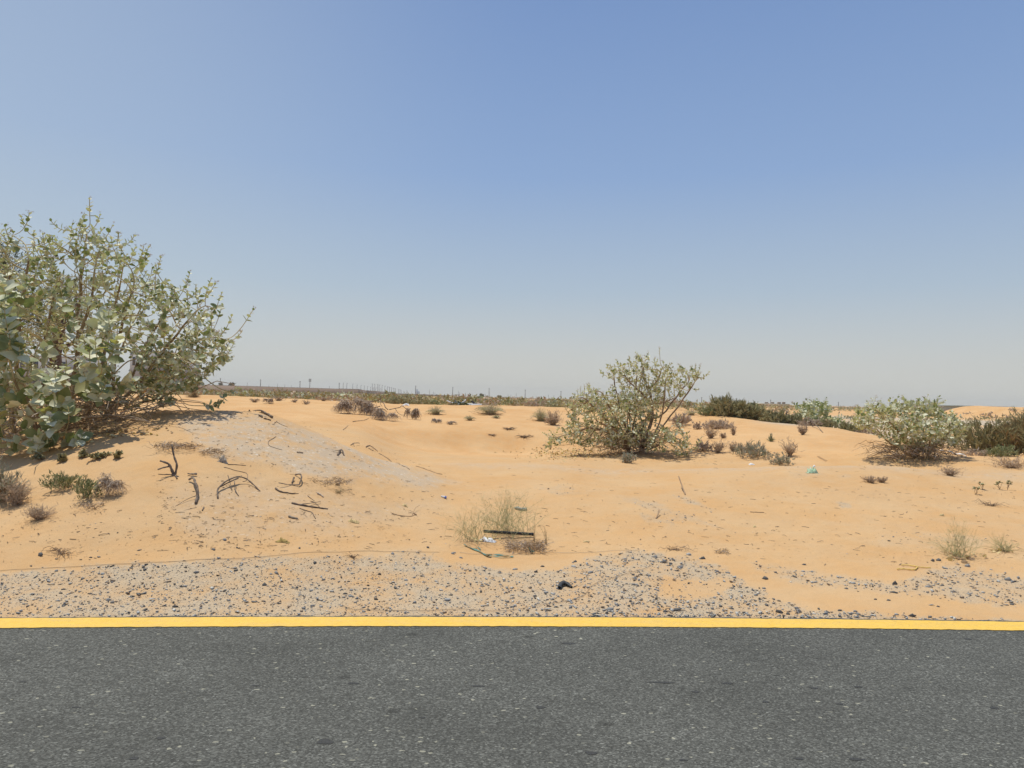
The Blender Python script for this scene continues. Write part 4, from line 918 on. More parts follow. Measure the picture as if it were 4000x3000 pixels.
        if style in ('grass', 'wisp'):     # side sprigs
            m = 6; idx = np.repeat(np.arange(k), m); t = r.uniform(.25, .95, k * m); A = S0[idx] * (1 - t[:, None]) + E[idx] * t[:, None]
            D = r.normal(0, 1, (k * m, 3)); D[:, 2] = np.abs(D[:, 2]) * .9; D /= np.linalg.norm(D, axis=1, keepdims=True)
            Vt, Qt = tubes(arcs(A, A + D * h * r.uniform(.05, .16, (k * m, 1)), r, 0, .03, 3), np.full((k * m, 3), rad * .6), 3); Fo.add(Vt, Qt, 0)
        put('blades', Fo, ms)
        if style in ('grass', 'straw', 'tussock'):
            k = int(60 * n); E = np.stack([r.normal(0, .22 * w_, k), r.normal(0, .2 * w_, k), r.uniform(0, .1 * h, k)], 1)
            S_.add(*tubes(arcs(base_off(k), E, r, .05, .05, 4), np.full((k, 4), rad)), 0); put('dead_stalks', S_, [M_TAN])
    elif style in ('brush', 'mat', 'twigs', 'roots'):
        ms = {'brush': [M_GREYTW, M_BROWNTW], 'mat': [M_TAN, M_GREYTW], 'twigs': [M_MAUVE, M_BROWNTW], 'roots': [M_BROWNTW, M_STICK]}[style]
        k = int({'brush': 250, 'mat': 420, 'twigs': 90, 'roots': 26}[style] * n); K = 6
        a = r.uniform(0, 2 * math.pi, k); q_ = r.uniform(.25, 1, k)
        if style == 'brush':
            cx_ = r.uniform(-.32, .32, 4) * w_; chh = r.uniform(.5, 1.0, 4); li = r.randint(0, 4, k)
            top = np.stack([cx_[li] + r.normal(0, .06 * w_, k), r.normal(0, .10 * w_, k), h * chh[li] * r.uniform(.6, 1.0, k)], 1)
            E = np.stack([cx_[li] + np.cos(a) * q_ * w_ * .34, np.sin(a) * q_ * w_ * .34, h * r.uniform(0, .5, k) * chh[li]], 1)
            Pl = arcs(top, E, r, .22, .07, K)
        elif style == 'mat':
            c_ = np.stack([r.uniform(-.4, .4, k) * w_, r.uniform(-.3, .3, k) * w_, r.uniform(0, .5, k) * h], 1)
            D = np.stack([np.cos(a), np.sin(a) * .7, r.uniform(-.2, .45, k)], 1) * w_ * r.uniform(.08, .22, (k, 1))
            Pl = arcs(c_, c_ + D, r, .15, .1, K)
        else:
            E = np.stack([np.cos(a) * q_ * w_ * .52, np.sin(a) * q_ * w_ * .4, h * (r.uniform(.2, 1.0, k) if style == 'twigs' else r.uniform(0, .35, k))], 1)
            Pl = arcs(base_off(k) * .5, E, r, .06, .09, K)
        rad = np.clip(px * .17, .0014, .02) * (1.2 if style == 'roots' else 1)
        Vt, Qt = tubes(Pl, np.linspace(1.4, .5, K)[None] * rad * r.uniform(.7, 1.5, (k, 1)), 3); Fo.add(Vt, Qt, np.repeat((r.rand(k) < .35).astype(int), (K - 1) * 3))
        if style in ('twigs',):
            m = 5; idx = np.repeat(np.arange(k), m); j = r.randint(2, K, k * m); A = Pl[idx, j]; D = r.normal(0, 1, (k * m, 3)); D[:, 2] = np.abs(D[:, 2]) + .3; D /= np.linalg.norm(D, axis=1, keepdims=True)
            Vt, Qt = tubes(arcs(A, A + D * h * r.uniform(.12, .3, (k * m, 1)), r, 0, .06, 3), np.full((k * m, 3), rad * .8), 3); Fo.add(Vt, Qt, 0)
        put('twigs', Fo, ms)
    elif style == 'herb':
        k = int(22 * n); E = dome_pts(k, w_, h, r, 4, .5); Pl = arcs(base_off(k), E, r, .08, .06, 5); S_.add(*tubes(Pl, np.full((k, 5), .0022), 3))
        m = 16; idx = np.repeat(np.arange(k), m); t = r.uniform(.3, 1, k * m); j = np.clip((t * 4).astype(int), 0, 3); A = Pl[idx, j] + (Pl[idx, j + 1] - Pl[idx, j]) * r.rand(k * m)[:, None]
        D = r.normal(0, 1, (k * m, 3)); D[:, 2] = np.abs(D[:, 2]); Nn = np.tile([0, 0, 1.0], (k * m, 1)) + r.normal(0, .4, (k * m, 3))
        Vl, Fl = leaves(A, D, Nn, r.uniform(.016, .034, k * m)); Fo.add(Vl, Fl, np.repeat((r.rand(k * m) < .3).astype(int), 10))
        put('stems', S_, [M_BROWNTW]); put('foliage', Fo, [M_OLIVE, M_OLIVEL])
    elif style == 'seedling':
        k = int(4 * n); E = np.stack([r.uniform(-.5, .5, k) * w_, r.uniform(-.2, .2, k) * w_, h * r.uniform(.6, 1, k)], 1); Pl = arcs(np.zeros((k, 3)), E, r, .05, .05, 4); S_.add(*tubes(Pl, np.full((k, 4), .003), 3))
        m = 5; A = np.repeat(E, m, 0) + r.normal(0, .006, (k * m, 3)); D = r.normal(0, 1, (k * m, 3)); D[:, 2] = np.abs(D[:, 2]) * .5
        Vl, Fl = leaves(A, D, np.tile([0, 0, 1.0], (k * m, 1)) + r.normal(0, .4, (k * m, 3)), r.uniform(.03, .05, k * m)); Fo.add(Vl, Fl, 0)
        put('stems', S_, [M_BROWNTW]); put('foliage', Fo, [M_OLIVEL])
    return root
def dropleaves(name, u, v, wpx, dpx, n, label, cat='fallen leaves', size=(.03, .06), kind=None):
    r = np.random.RandomState(int(u + v)); U = u + r.normal(0, wpx * .28, n); Vv = v + r.normal(0, dpx * .3, n)
    P_ = ground_hit(U, Vv); D = r.normal(0, 1, (n, 3)); D[:, 2] *= .25; Nn = np.tile([0, 0, 1.0], (n, 1)) + r.normal(0, .5, (n, 3))
    Vl, Fl = leaves(P_ + [0, 0, .012], D, Nn, r.uniform(size[0], size[1], n), r.uniform(-.5, .5, n))
    o = mk(name, Vl - P_[0], [Fl], [M_DRY, M_TAN], None, [np.repeat((r.rand(n) < .3).astype(int), 10)]); o.location = P_[0]
    return tag(o, label, cat, kind=kind)

# left edge and mound plants
shrub('desert_shrub', 0, 1955, 170, 180, 'greygreen', 'grey-green twiggy shrub cut by the left frame edge below the big milkweed', n=.8)
shrub('dead_twig_plant', 62, 1975, 110, 95, 'twigs', 'thin leafless twigs fanning from the grey-green shrub at the left frame edge', 'plant')
shrub('creeping_plant', 262, 1905, 150, 72, 'green', 'bushy green creeping plant growing against the grey dead twig mound', 'plant', n=.42)
shrub('creeping_plant', 330, 1945, 95, 85, 'green', 'lower green sprig in front of the grey dead twig mound', 'plant', n=.3)
shrub('dead_bush', 452, 1935, 160, 92, 'brush', 'rounded mound of grey drooping dead twigs on the left slope', 'dead bush', n=.85)
shrub('dead_twig_plant', 345, 1985, 120, 35, 'mat', 'flat brown dry twigs under the lower green sprig', 'dead plant', n=.25)
shrub('dead_twig_plant', 150, 2030, 130, 55, 'twigs', 'small brown spiky dead plant on the sand low at the left', 'dead plant')
shrub('dead_root', 240, 2160, 210, 40, 'roots', 'dry starburst of thin roots lying just above the gravel at left', 'root')
for (u, v, w_, h, l) in [(165,1795,80,50,'small green herb under the lowest leaves of the big milkweed'),(245,1805,50,45,'thin low herb between two greener herbs below the big milkweed'),(322,1788,36,60,'upright dark green herb below the milkweed, left of the herb pair'),(382,1793,80,52,'broad green herb patch shaded by the big milkweed'),(460,1792,40,52,'rightmost green herb on the mound below the big milkweed')]:
    shrub('green_herb', u, v, w_, h * .85, 'herb', l, 'herb', group='green herbs below the big milkweed')
shrub('dry_grass', 690, 1752, 190, 26, 'mat', 'flattened straw-coloured grass on the mound behind the upright stick', 'grass', n=.5)
shrub('dead_twig_plant', 825, 1775, 110, 40, 'mat', 'bundle of brown twigs trailing down the mound to a pale knot', 'dead plant', n=.3)
shrub('dead_twig_plant', 1290, 1890, 190, 30, 'mat', 'thin scatter of grey twigs on the mound right of the hooked root', 'dead plant', n=.22)
shrub('dry_grass', 1320, 1925, 80, 22, 'straw', 'little tan dry grass sprig right of the hooked root', 'grass', n=.15)
# roadside grasses
shrub('wispy_grass', 1845, 2112, 300, 150, 'wisp', 'wispy pale green grass bush left of the black pipe', 'grass', n=.42)
shrub('wispy_grass', 1985, 2088, 360, 190, 'wisp', 'larger wispy pale green grass bush behind the black pipe', 'grass', n=.8)
shrub('dead_twig_plant', 2050, 2150, 190, 55, 'mat', 'low tan mat of dead twigs below the black pipe', 'dead plant', n=.9)
shrub('dry_stalks', 2086, 2115, 26, 90, 'straw', 'upright dry brown stalks at the right end of the black pipe', 'plant', n=.05)
shrub('dry_stalks', 2132, 2128, 40, 100, 'straw', 'thin tall dry stalks right of the tan twig mat', 'plant', n=.06)
shrub('grass_tuft', 3740, 2175, 290, 160, 'grass', 'large dry grass tuft with pale fallen leaves at its foot, lower right', 'grass', n=.3)
shrub('grass_tuft', 3918, 2152, 190, 80, 'grass', 'small dry grass tuft right of the large dry tuft', 'grass', n=.2)
dropleaves('leaf_litter', 3755, 2180, 120, 26, 40, None, None, kind='stuff')
dropleaves('leaf_litter', 3905, 2155, 80, 14, 14, None, None, kind='stuff')
dropleaves('leaf_litter', 1905, 2112, 130, 20, 26, None, None, kind='stuff')
dropleaves('leaf_litter', 2230, 1772, 330, 40, 620, None, None, (.03, .07), 'stuff')
dropleaves('leaf_litter', 380, 1690, 420, 60, 160, None, None, (.03, .07), 'stuff')
dropleaves('leaf_litter', 3590, 1800, 330, 36, 170, None, None, (.025, .05), 'stuff')
for (u, v, w_, h, k, l) in [(3872,1975,130,45,'roots','branching dry root plant above the large dry tuft at right'),(3715,1858,95,34,'twigs','low grey twig plant in front of the dense right milkweed'),(3398,1884,70,22,'twigs','small grey twig plant, left of a pair on the right sand'),(3445,1884,44,20,'twigs','small grey twig plant, right of a pair on the right sand'),
        (3950,1828,210,44,'twigs','sparse pale twiggy patch on the crest at the right frame edge'),(1375,2178,80,44,'roots','small grey twiglet plant rooted in the gravel'),(2640,2148,170,26,'roots','row of dead twigs piled along the gravel edge'),(2820,2160,60,30,'mat','brown twig clump at the right end of the twig row')]:
    shrub('dead_twig_plant', u, v, w_, h, k, l, 'dead plant', n=.7 if k != 'mat' else .2)
for (u, v, w_, h, l) in [(3811,1932,26,30,'leftmost tiny seedling on the right sand'),(3838,1912,32,26,'tiny spreading seedling beside the leftmost one'),(3905,1912,26,28,'tiny low seedling of the right pair'),(3935,1915,26,34,'taller forked seedling of the right pair')]:
    shrub('seedling', u, v, w_, h, 'seedling', l, 'seedling', group='tiny seedlings on the right sand')
# mid-distance dead brush and tufts
shrub('dead_bush', 1388, 1618, 165, 76, 'brush', 'largest grey-brown dead brush mass with a bare branch reaching right', 'dead bush', n=1.5)
shrub('dead_bush', 1440, 1622, 80, 40, 'brush', 'small fringe of grey brush hanging from the largest brush mass', 'dead bush', n=.6)
shrub('dead_bush', 1503, 1642, 112, 50, 'brush', 'middle grey dead brush mass under the forked bare branch', 'dead bush', n=1.0)
shrub('dead_bush', 1606, 1638, 64, 46, 'brush', 'right grey dead brush ball at the end of the bare branch', 'dead bush', n=.8)
shrub('grass_tussock', 1702, 1620, 90, 42, 'tussock', 'yellow-green grass tussock right of the brush balls', 'grass', n=.8)
shrub('dead_bush', 1704, 1652, 52, 18, 'brush', 'grey dead clump just below the yellow-green tussock', 'dead bush', n=.4)
shrub('dead_bush', 1757, 1658, 56, 13, 'brush', 'flat grey dead clump right of the clump below the tussock', 'dead bush', n=.3)
shrub('grass_tussock', 1834, 1642, 60, 24, 'tussock', 'small dark tussock between the two big tussocks', 'grass', n=.5, )
shrub('grass_tussock', 1912, 1618, 135, 52, 'tussock', 'widest green-grey tussock on the sand slope', 'grass', n=1.1)
shrub('grass_tussock', 1938, 1634, 40, 16, 'tussock', 'little brown tussock at the foot of the widest tussock', 'grass', n=.5)
shrub('grass_tussock', 2112, 1645, 100, 60, 'tussock', 'grey-green tussock on the slope left of the tall milkweed', 'grass', n=.9)
shrub('dead_twig_plant', 2160, 1660, 80, 50, 'twigs', 'brown leafless plant between the grey-green tussock and tall milkweed', 'dead plant')
for (u, v, w_, h, l) in [(1988,1678,64,26,'dark fan of dead twigs on the hollow wall'),(1920,1700,46,14,'small dark twig heap left of the fan of dead twigs'),(2050,1708,80,14,'dark dead root creeping right on the hollow wall')]:
    shrub('dead_root', u, v, w_, h, 'roots', l, 'root', n=1.6)
for (u, v, w_, h, k, l) in [(993,1572,46,16,'twigs','leftmost dark little dead plant on the dune behind the mound'),(1044,1576,46,22,'brush','rounded brown dead plant on the dune behind the mound'),(1085,1565,60,16,'twigs','faint dry twigs right of the rounded brown dead plant'),(1152,1572,30,12,'twigs','tiny dark dead plant in the middle of the dune row'),(1196,1580,34,16,'twigs','dead plant third from the right in the dune row'),(1264,1566,50,14,'twigs','forked dry plant at the right end of the dune row'),(1205,1556,70,10,'mat','thin line of dead twigs on the dune top')]:
    shrub('dead_twig_plant', u, v, w_, h, k, l, 'dead plant', group='little dead plants along the dune', n=.35)
shrub('dry_grass', 757, 1552, 70, 40, 'straw', 'reddish dry grass clump seen under the milkweed tip', 'grass', n=.8)
shrub('desert_shrub', 2446, 1808, 72, 46, 'greygreen', 'little grey-green ball shrub in front of the tall milkweed trunks', n=.6)
# right-hand shrubs
R1 = [(2835,1632,150,84,'olive','tallest feathery olive shrub on the sand ridge at centre right',1.5),(2770,1612,70,36,'green','low green-brown shrub at the left foot of the tallest olive shrub',.5),(2915,1648,110,76,'olive','olive shrub joined to the right of the tallest one',1.2),(2953,1655,60,50,'rust','brownish low shrub ending the ridge of olive shrubs',.6),
      (3032,1648,95,56,'olive','flat-topped olive shrub in front of the cream building',1.0),(3100,1656,80,50,'olive','dark olive shrub against the left side of the compact milkweed',1.0),(3069,1640,22,66,'mauve','narrow brown spire shrub rising above the flat-topped olive shrub',.35),
      (2985,1660,80,26,'mauve','low mauve twig shrub at the foot of the olive ridge',.5),(3170,1676,90,36,'mauve','grey shrub under the compact milkweed, left one',.7),(3235,1692,90,36,'olive','grey-olive shrub under the low sprawling milkweed',.7),(3300,1708,90,40,'olive','grey-olive shrub left of the dense round milkweed',.8),(3370,1716,80,36,'mauve','grey twiggy shrub behind the left side of the round milkweed',.7),
      (2806,1676,112,42,'mauve','wide mauve-grey cushion shrub on the sand at centre right',1.1),(2726,1676,36,32,'mauve','small round mauve shrub left of the wide cushion shrub',.4),(2655,1662,90,55,'mauve','brown-grey shrub seen right of the tall milkweed trunk',.7),(2690,1645,30,14,'mauve','tiny dark clump above the small round mauve shrub',.3),
      (2952,1782,150,66,'greygreen','broad silvery green cushion shrub in the hollow at centre right',1.0),(3050,1813,90,46,'greygreen','lower silvery cushion in front of the broad one, cut by the crest',.6),(2748,1762,55,50,'mauve','upright brown shrub right of the low milkweed branches',.6)]
for (u, v, w_, h, st, l, n_) in R1:
    shrub('desert_shrub', u, v, w_, h, st, l, n=n_, Y=(26.5 if u < 2990 and v < 1662 and v > 1600 and u > 2760 else 25 if (u > 2985 and u < 3125 and v < 1665) else 23.5 if 3125 < u < 3400 and v > 1670 and v < 1730 else None))
for (u, v, w_, h, k, l) in [(2776,1712,64,40,'twigs','sparse leafless twigs below the wide cushion shrub'),(2826,1712,34,20,'twigs','small dead sprig right of the sparse leafless twigs'),(2865,1700,20,30,'twigs','thin reddish dead sprig below the olive ridge'),(2805,1768,66,50,'twigs','fan of grey twigs right of the upright brown shrub'),(2862,1762,40,34,'twigs','faint grey twigs left of the broad silvery cushion'),(3136,1698,40,40,'twigs','dangling root clump at the left end of the dark fallen branch'),(3085,1782,80,64,'twigs','tall thin dry stems right of the broad silvery cushion')]:
    shrub('dead_twig_plant', u, v, w_, h, k, l, 'dead plant', n=.5)
shrub('spiky_plant', 3012, 1724, 40, 34, 'aloe', 'small spiky blue-green rosette alone on the bare sand slope', 'plant', n=1.2)
shrub('pale_rosette_plant', 2700, 1622, 76, 30, 'tussock', 'pale star-shaped grass rosette near the ridge, left of the olive shrubs', 'grass', n=.35)
R2 = [(3850,1775,160,126,'olive',18.6,'large olive-brown shrub mass right of the round milkweed',1.5),(3950,1792,170,150,'rust',18.2,'rust-tinged shrub mass near the right frame edge',1.5),(4060,1800,170,160,'olive',18.0,'dark olive shrub cut by the right frame edge',1.3),(3905,1795,130,46,'green',17.0,'low dark green shrub at the foot of the big shrub mass',.8),(3800,1780,100,34,'mauve',17.0,'low grey shrub left of the dark green one',.6),(3760,1668,80,22,'olive',40,'small dark shrub above the pale stony ground',.5)]
for (u, v, w_, h, st, Y_, l, n_) in R2: shrub('desert_shrub', u, v, w_, h, st, l, n=n_, Y=Y_)
shrub('feathery_tree', 4010, 1700, 130, 150, 'oliveL', 'feathery upright grey-green young tree at the right frame edge', 'tree', Y=24, n=1.1)
for i, (u, v, w_, h, l) in enumerate([(3850,1624,32,16,'dark conical shrub in the middle of the far dune'),(3935,1640,20,22,'dark shrub low on the right of the far dune'),(3900,1648,24,12,'dark shrub at the dune foot, centre'),(3948,1602,20,10,'upper of two dark shrubs near the dune top'),(3962,1608,18,9,'lower of two dark shrubs near the dune top'),(3780,1618,60,10,'faint line of dry stalks on the left of the far dune'),(3792,1640,20,9,'dark tuft at the left foot of the far dune'),(3920,1623,14,7,'tiny dark tuft above the lower right dune shrub'),(3990,1630,24,10,'dark tuft right on the far dune')]):
    shrub('dune_shrub', u, v, w_, h, 'mauve', l, 'shrub', group='dark shrubs on the far dune', n=.15)
for i, (u, v, w_, h, st, l) in enumerate([(1562,1580,90,34,'olive','olive shrub just behind the forked bare branch'),(1535,1583,50,32,'rust','yellow-brown shrub left of the olive one behind the branch'),(1630,1584,110,30,'olive','wide green-brown shrub behind the white litter'),(1690,1580,90,26,'green','bright green low shrub right of the white litter'),(1760,1592,70,16,'straw','straw grass clump on the dune rim'),(1800,1572,70,22,'darkgreen','dark green shrub just left of the dumped scrap'),
        (1880,1590,130,24,'mauve','long grey-brown shrub right of the dumped scrap'),(2010,1584,90,30,'straw','dry grass crown on the little sand knoll'),(2075,1591,110,32,'mauve','dense brown-grey shrub right of the sand knoll'),(2150,1592,120,22,'olive','grey-olive shrub strip before the tall milkweed'),(2215,1590,60,20,'mauve','brown shrub touching the left edge of the tall milkweed'),(2390,1600,30,20,'olive','shrub behind the tall milkweed crown')]):
    shrub('desert_shrub', u, v, w_, h, st, l, n=.35 if st != 'straw' else .6, Y=34 + (i % 4) * 1.5, group=None)

# far scrub: a band nobody could count
r = np.random.RandomState(77); mb = MB(); n = 6500
s_ = r.uniform(-.82, .82, n); Y_ = np.exp(r.uniform(math.log(38), math.log(430), n)); X_ = s_ * Y_
dens = fbm(X_ / 16, Y_ / 22, 3) + .62 + .35 * smooth((.12 - s_) / .1) * smooth((75 - Y_) / 20) - .55 * smooth((s_ - .1) / .4) * smooth((80 - Y_) / 20); keep = (r.rand(n) < smooth(dens * 1.3)) & ~((X_ > 30) & (X_ < 78) & (Y_ > 60) & (Y_ < 86)) & ~((s_ > .33) & (Y_ < 62) & (r.rand(n) < .75)); X_, Y_ = X_[keep], Y_[keep]; n = len(X_)
Z_ = height(X_, Y_); hh = r.uniform(.25, .75, n) * (1 + .3 * (Y_ > 150)); ww = hh * r.uniform(1.0, 2.4, n); m = 30
A = np.stack([np.repeat(X_, m), np.repeat(Y_, m), np.repeat(Z_, m)], 1); a = r.uniform(0, 6.28, n * m); q_ = r.rand(n * m) ** .6
W_ = np.repeat(ww, m); H_ = np.repeat(hh, m)
B = A + np.stack([np.cos(a) * q_ * W_ * .5, np.sin(a) * q_ * W_ * .5, H_ * (1 - .7 * q_ ** 2) * r.uniform(.3, 1, n * m)], 1)
D = r.normal(0, 1, (n * m, 3)); D[:, 2] = np.abs(D[:, 2]); D /= np.linalg.norm(D, axis=1, keepdims=True); E = r.normal(0, 1, (n * m, 3)); E /= np.linalg.norm(E, axis=1, keepdims=True)
sz = (H_ * .30)[:, None]; T3 = np.stack([B - E * sz * .4, B + E * sz * .4, B + D * sz], 1).reshape(-1, 3)
F3 = np.arange(len(T3)).reshape(-1, 3); mi_ = np.repeat(r.choice(5, n, p=[.3, .15, .2, .2, .15]), m)
mb.add(T3, F3, mi_); tag(mb.obj('desert_scrub', [M_OLIVE, M_GREEN, M_MAUVE, M_OLIVEL, M_GREYG]), kind='stuff')

# ------------------------------------------------------------------ sticks, wires and litter
def stick(name, lines, label, cat, m, off=(0, 0), lift=0.0, grnd=True, Y=None):
    """lines: list of ([(u,v[,up])...], radius px start, end); points lie on the ground, raised by 'up' px"""
    mb = MB(); org = None
    for pts, ra, rb in lines:
        b0 = G(pts[0][0], pts[0][1]) if Y is None else None
        PP = []
        for p in pts:
            if len(p) > 3: g = at(p[0], p[1], p[3])
            elif len(p) > 2: g = at(p[0], p[1], G(*p[2])[1]) if isinstance(p[2], tuple) else G(p[0], p[1]) + [0, 0, p[2]]
            else: g = G(p[0], p[1])
            PP.append(np.array(g, float))
        PP = np.array(PP)
        if org is None: org = PP[0].copy()
        # resample
        t = np.linspace(0, len(PP) - 1, (len(PP) - 1) * 4 + 1); i = np.clip(t.astype(int), 0, len(PP) - 2); fr = (t - i)[:, None]
        ppp = np.array([pchip(np.arange(len(PP)), PP[:, k], t) if len(PP) > 2 else PP[i, k] * (1 - fr[:, 0]) + PP[i + 1, k] * fr[:, 0] for k in range(3)]).T
        rr = np.linspace(ra, rb, len(t)) * PP[:, 1].mean() / F
        rr = rr * (1 + .18 * np.sin(np.arange(len(t)) * 2.1)) if rr.max() > .006 else rr
        if not any(len(p) > 2 for p in pts): ppp[:, 2] = height(ppp[:, 0], ppp[:, 1]) + rr * .8 + lift
        rr = rr * .70; mb.add(*tubes(*capped(ppp[None], rr[None]), 7))
    o = mb.obj(name, m if isinstance(m, list) else [m], None, org, True); o.location = org
    return tag(o, label, cat)
B1 = (683, 1858)
Yb1 = G(*B1)[1]
stick('driftwood', [([(683,1858,0,Yb1),(691,1819,0,Yb1),(680,1783,0,Yb1+.03),(671,1736,0,Yb1+.05)], 6.5, 4.5), ([(680,1862,0,Yb1),(672,1838,0,Yb1),(658,1812,0,Yb1),(625,1800,0,Yb1-.02)], 9, 5), ([(660,1822,0,Yb1),(640,1826,0,Yb1-.05),(616,1834,0,Yb1-.1)], 4.5, 4), ([(684,1858),(650,1855),(618,1854)], 3, 1.5), ([(684,1858),(692,1872)], 4, 3)],
      'upright dark dead branch with a forked stump standing on the slope', 'branch', M_STICK)
stick('driftwood', [([(733,1857),(750,1859),(768,1860)], 3, 6)], 'small oval dark wood lump right of the upright branch', 'wood', M_STICK, lift=.01)
stick('driftwood', [([(738,1882,.02),(752,1886,.05),(762,1910,.06),(772,1940,.05),(765,1970,.01)], 5.5, 7), ([(768,1948,.03),(735,1956,.02),(685,1978,.0)], 2, 1.2), ([(768,1982,.0),(735,1990,.0),(689,2003,.0)], 2, 1.2)], 'curved standing root with two thin rootlets running left', 'root', M_STICK)
stick('driftwood', [([(796,1984),(790,1996)], 4, 3)], 'stubby dark twig just right of the curved root foot', 'twig', M_STICK)
stick('driftwood', [([(851,1949,.0),(852,1921,.03),(882,1904,.06),(925,1889,.07),(962,1890,.05),(991,1902,.02),(1016,1919,0)], 4.5, 3.5), ([(860,1914,.03),(900,1900,.05),(930,1890,.06)], 3, 5), ([(889,1888,.08),(907,1919,.01)], 2.2, 1.6), ([(915,1900,.05),(920,1925,.02),(933,1939,0)], 2.5, 2)], 'arched dark root bridging the sand in the middle of the slope', 'root', M_STICK)
stick('wire', [([(875,1826),(925,1840),(962,1849),(963,1877),(948,1882)], 1.6, 1.2)], 'thin kinked wire running from the pale knot to the arched root', 'wire', M_WIRE)
stick('wire', [([(890,1815),(925,1817),(960,1819)], 2, 1.4)], 'short straight dark rod right of the pale knot', 'rod', M_STICK)
stick('driftwood', [([(1153,1857,.01),(1172,1870,.05),(1176,1890,.05),(1168,1901,.02),(1135,1894,.0),(1088,1886,.0)], 4.5, 3), ([(1138,1896,.0),(1115,1902,.0),(1092,1906,.0)], 2.5, 1.5), ([(1148,1876,.03),(1140,1890,.01)], 5, 3)], 'hooked dark root curling over the sand right of the arch', 'root', M_STICK)
stick('driftwood', [([(1076,1911),(1099,1924),(1130,1928),(1166,1929)], 5, 1.8)], 'tapering dark stick below the hooked root', 'stick', M_STICK)
stick('driftwood', [([(1139,1968),(1193,1978),(1240,1985),(1280,1990)], 4.5, 3), ([(1150,1972,.0),(1200,1975,.02),(1252,1967,.02)], 2.5, 1.5), ([(1215,1962,.01),(1235,1972,.01),(1252,1985,0)], 1.6, 1.2), ([(1170,1987),(1215,2000),(1225,2015),(1233,2027)], 2, 2)], 'crossed pair of dark branches lowest on the slope', 'branch', M_STICK)
stick('driftwood', [([(1240,1930),(1252,1935),(1263,1943)], 5, 3)], 'short grey wood chunk above the crossed branches', 'wood', M_GREYTW)
stick('driftwood', [([(1202,1938),(1215,1948),(1228,1957)], 2, 1.2)], 'thin slanting twig just above the crossed branches', 'twig', M_STICK)
stick('driftwood', [([(1160,1769),(1171,1770),(1184,1773)], 3, 3)], 'small dark oval wood chip high on the pale crust', 'wood', M_STICK, lift=.004)
stick('driftwood', [([(1318,1780,.0),(1326,1768,.03),(1335,1766,.03),(1344,1780,.0)], 4.5, 4), ([(1300,1766,.01),(1330,1766,.03)], 1.5, 1.5), ([(1330,1768,.02),(1322,1775,.02)], 4, 4)], 'knobbly dark root lump on the right of the pale crust', 'root', M_STICK)
stick('driftwood', [([(1311,1895),(1327,1896)], 3, 5)], 'dark wood bit beside the grey twig scatter', 'wood', M_STICK, lift=.004)
stick('driftwood', [([(1128,2020,.01),(1145,2026,.01),(1164,2028,.005)], 6, 5)], 'pale split wood block low on the slope', 'wood', [mat('pale_wood', (0.42, 0.36, 0.27), .9, (0.25, 0.2, 0.15), 20)])
stick('driftwood', [([(974,1606),(998,1604),(1022,1612),(1045,1622),(1063,1634)], 3.5, 5), ([(1012,1626),(1025,1632)], 4, 4), ([(1030,1636),(1058,1644)], 3, 3), ([(990,1606,.02),(1015,1612,.03),(1040,1622,.02)], 2.5, 3)], 'long dark rotten log lying along the crest of the mound', 'log', M_STICK)
stick('driftwood', [([(1080,1648),(1102,1660),(1125,1668)], 1.6, 1), ([(1072,1655),(1082,1645)], 1.4, 1)], 'thin bent twig just below the crest log', 'twig', M_STICK)
stick('driftwood', [([(1078,1706),(1052,1722),(1058,1745),(1102,1758)], 1.5, 1.2)], 'thin loop-shaped twig on the pale crust', 'twig', M_STICK)
stick('driftwood', [([(1370,1740),(1385,1732),(1405,1732)], 2, 1.5), ([(1380,1733),(1384,1745)], 1.5, 1.2)], 'small forked twig on the right rim of the mound', 'twig', M_STICK)
stick('driftwood', [([(1430,1748),(1445,1742),(1460,1752),(1475,1764)], 3, 2), ([(1440,1752),(1458,1762)], 2, 2)], 'brown bark tangle on the right rim of the mound', 'bark', M_BROWNTW)
stick('driftwood', [([(1480,1772),(1520,1795),(1560,1815),(1600,1835)], 1.8, 1.2)], 'long thin dark root along the lower right rim of the mound', 'root', M_STICK)
stick('driftwood', [([(1625,1822),(1660,1833),(1700,1847),(1728,1855)], 1.8, 1.1)], 'lowest thin root line where the mound meets the flat sand', 'root', M_BROWNTW)
stick('driftwood', [([(1530,2006),(1560,2015),(1600,2018),(1625,2010)], 2, 1.4), ([(1610,2013,.0),(1622,1998,.04),(1640,1990,.05)], 1.4, 1), ([(1618,2008,.01),(1626,2014,.01)], 4, 3)], 'dry stalk with a curled brown end lying left of the grasses', 'twig', M_BROWNTW)
stick('driftwood', [([(2650,1903,.16),(2664,1918,.07),(2678,1934,0)], 3.5, 3.5)], 'short bare stick poking up from the sand at centre right', 'stick', M_BROWNTW)
stick('driftwood', [([(2563,2026,.0),(2570,2018,.03),(2574,2010,.06)], 4, 3)], 'stubby brown stump on the small gravel streak', 'stump', M_BROWNTW)
stick('driftwood', [([(2930,2000),(2955,2002),(2985,2004)], 2, 2)], 'short grey stick among brown scraps at right', 'stick', M_BROWNTW)
stick('driftwood', [([(1310,1590),(1440,1590)], .1, .1)], 'x', 'x', M_STICK) if False else None
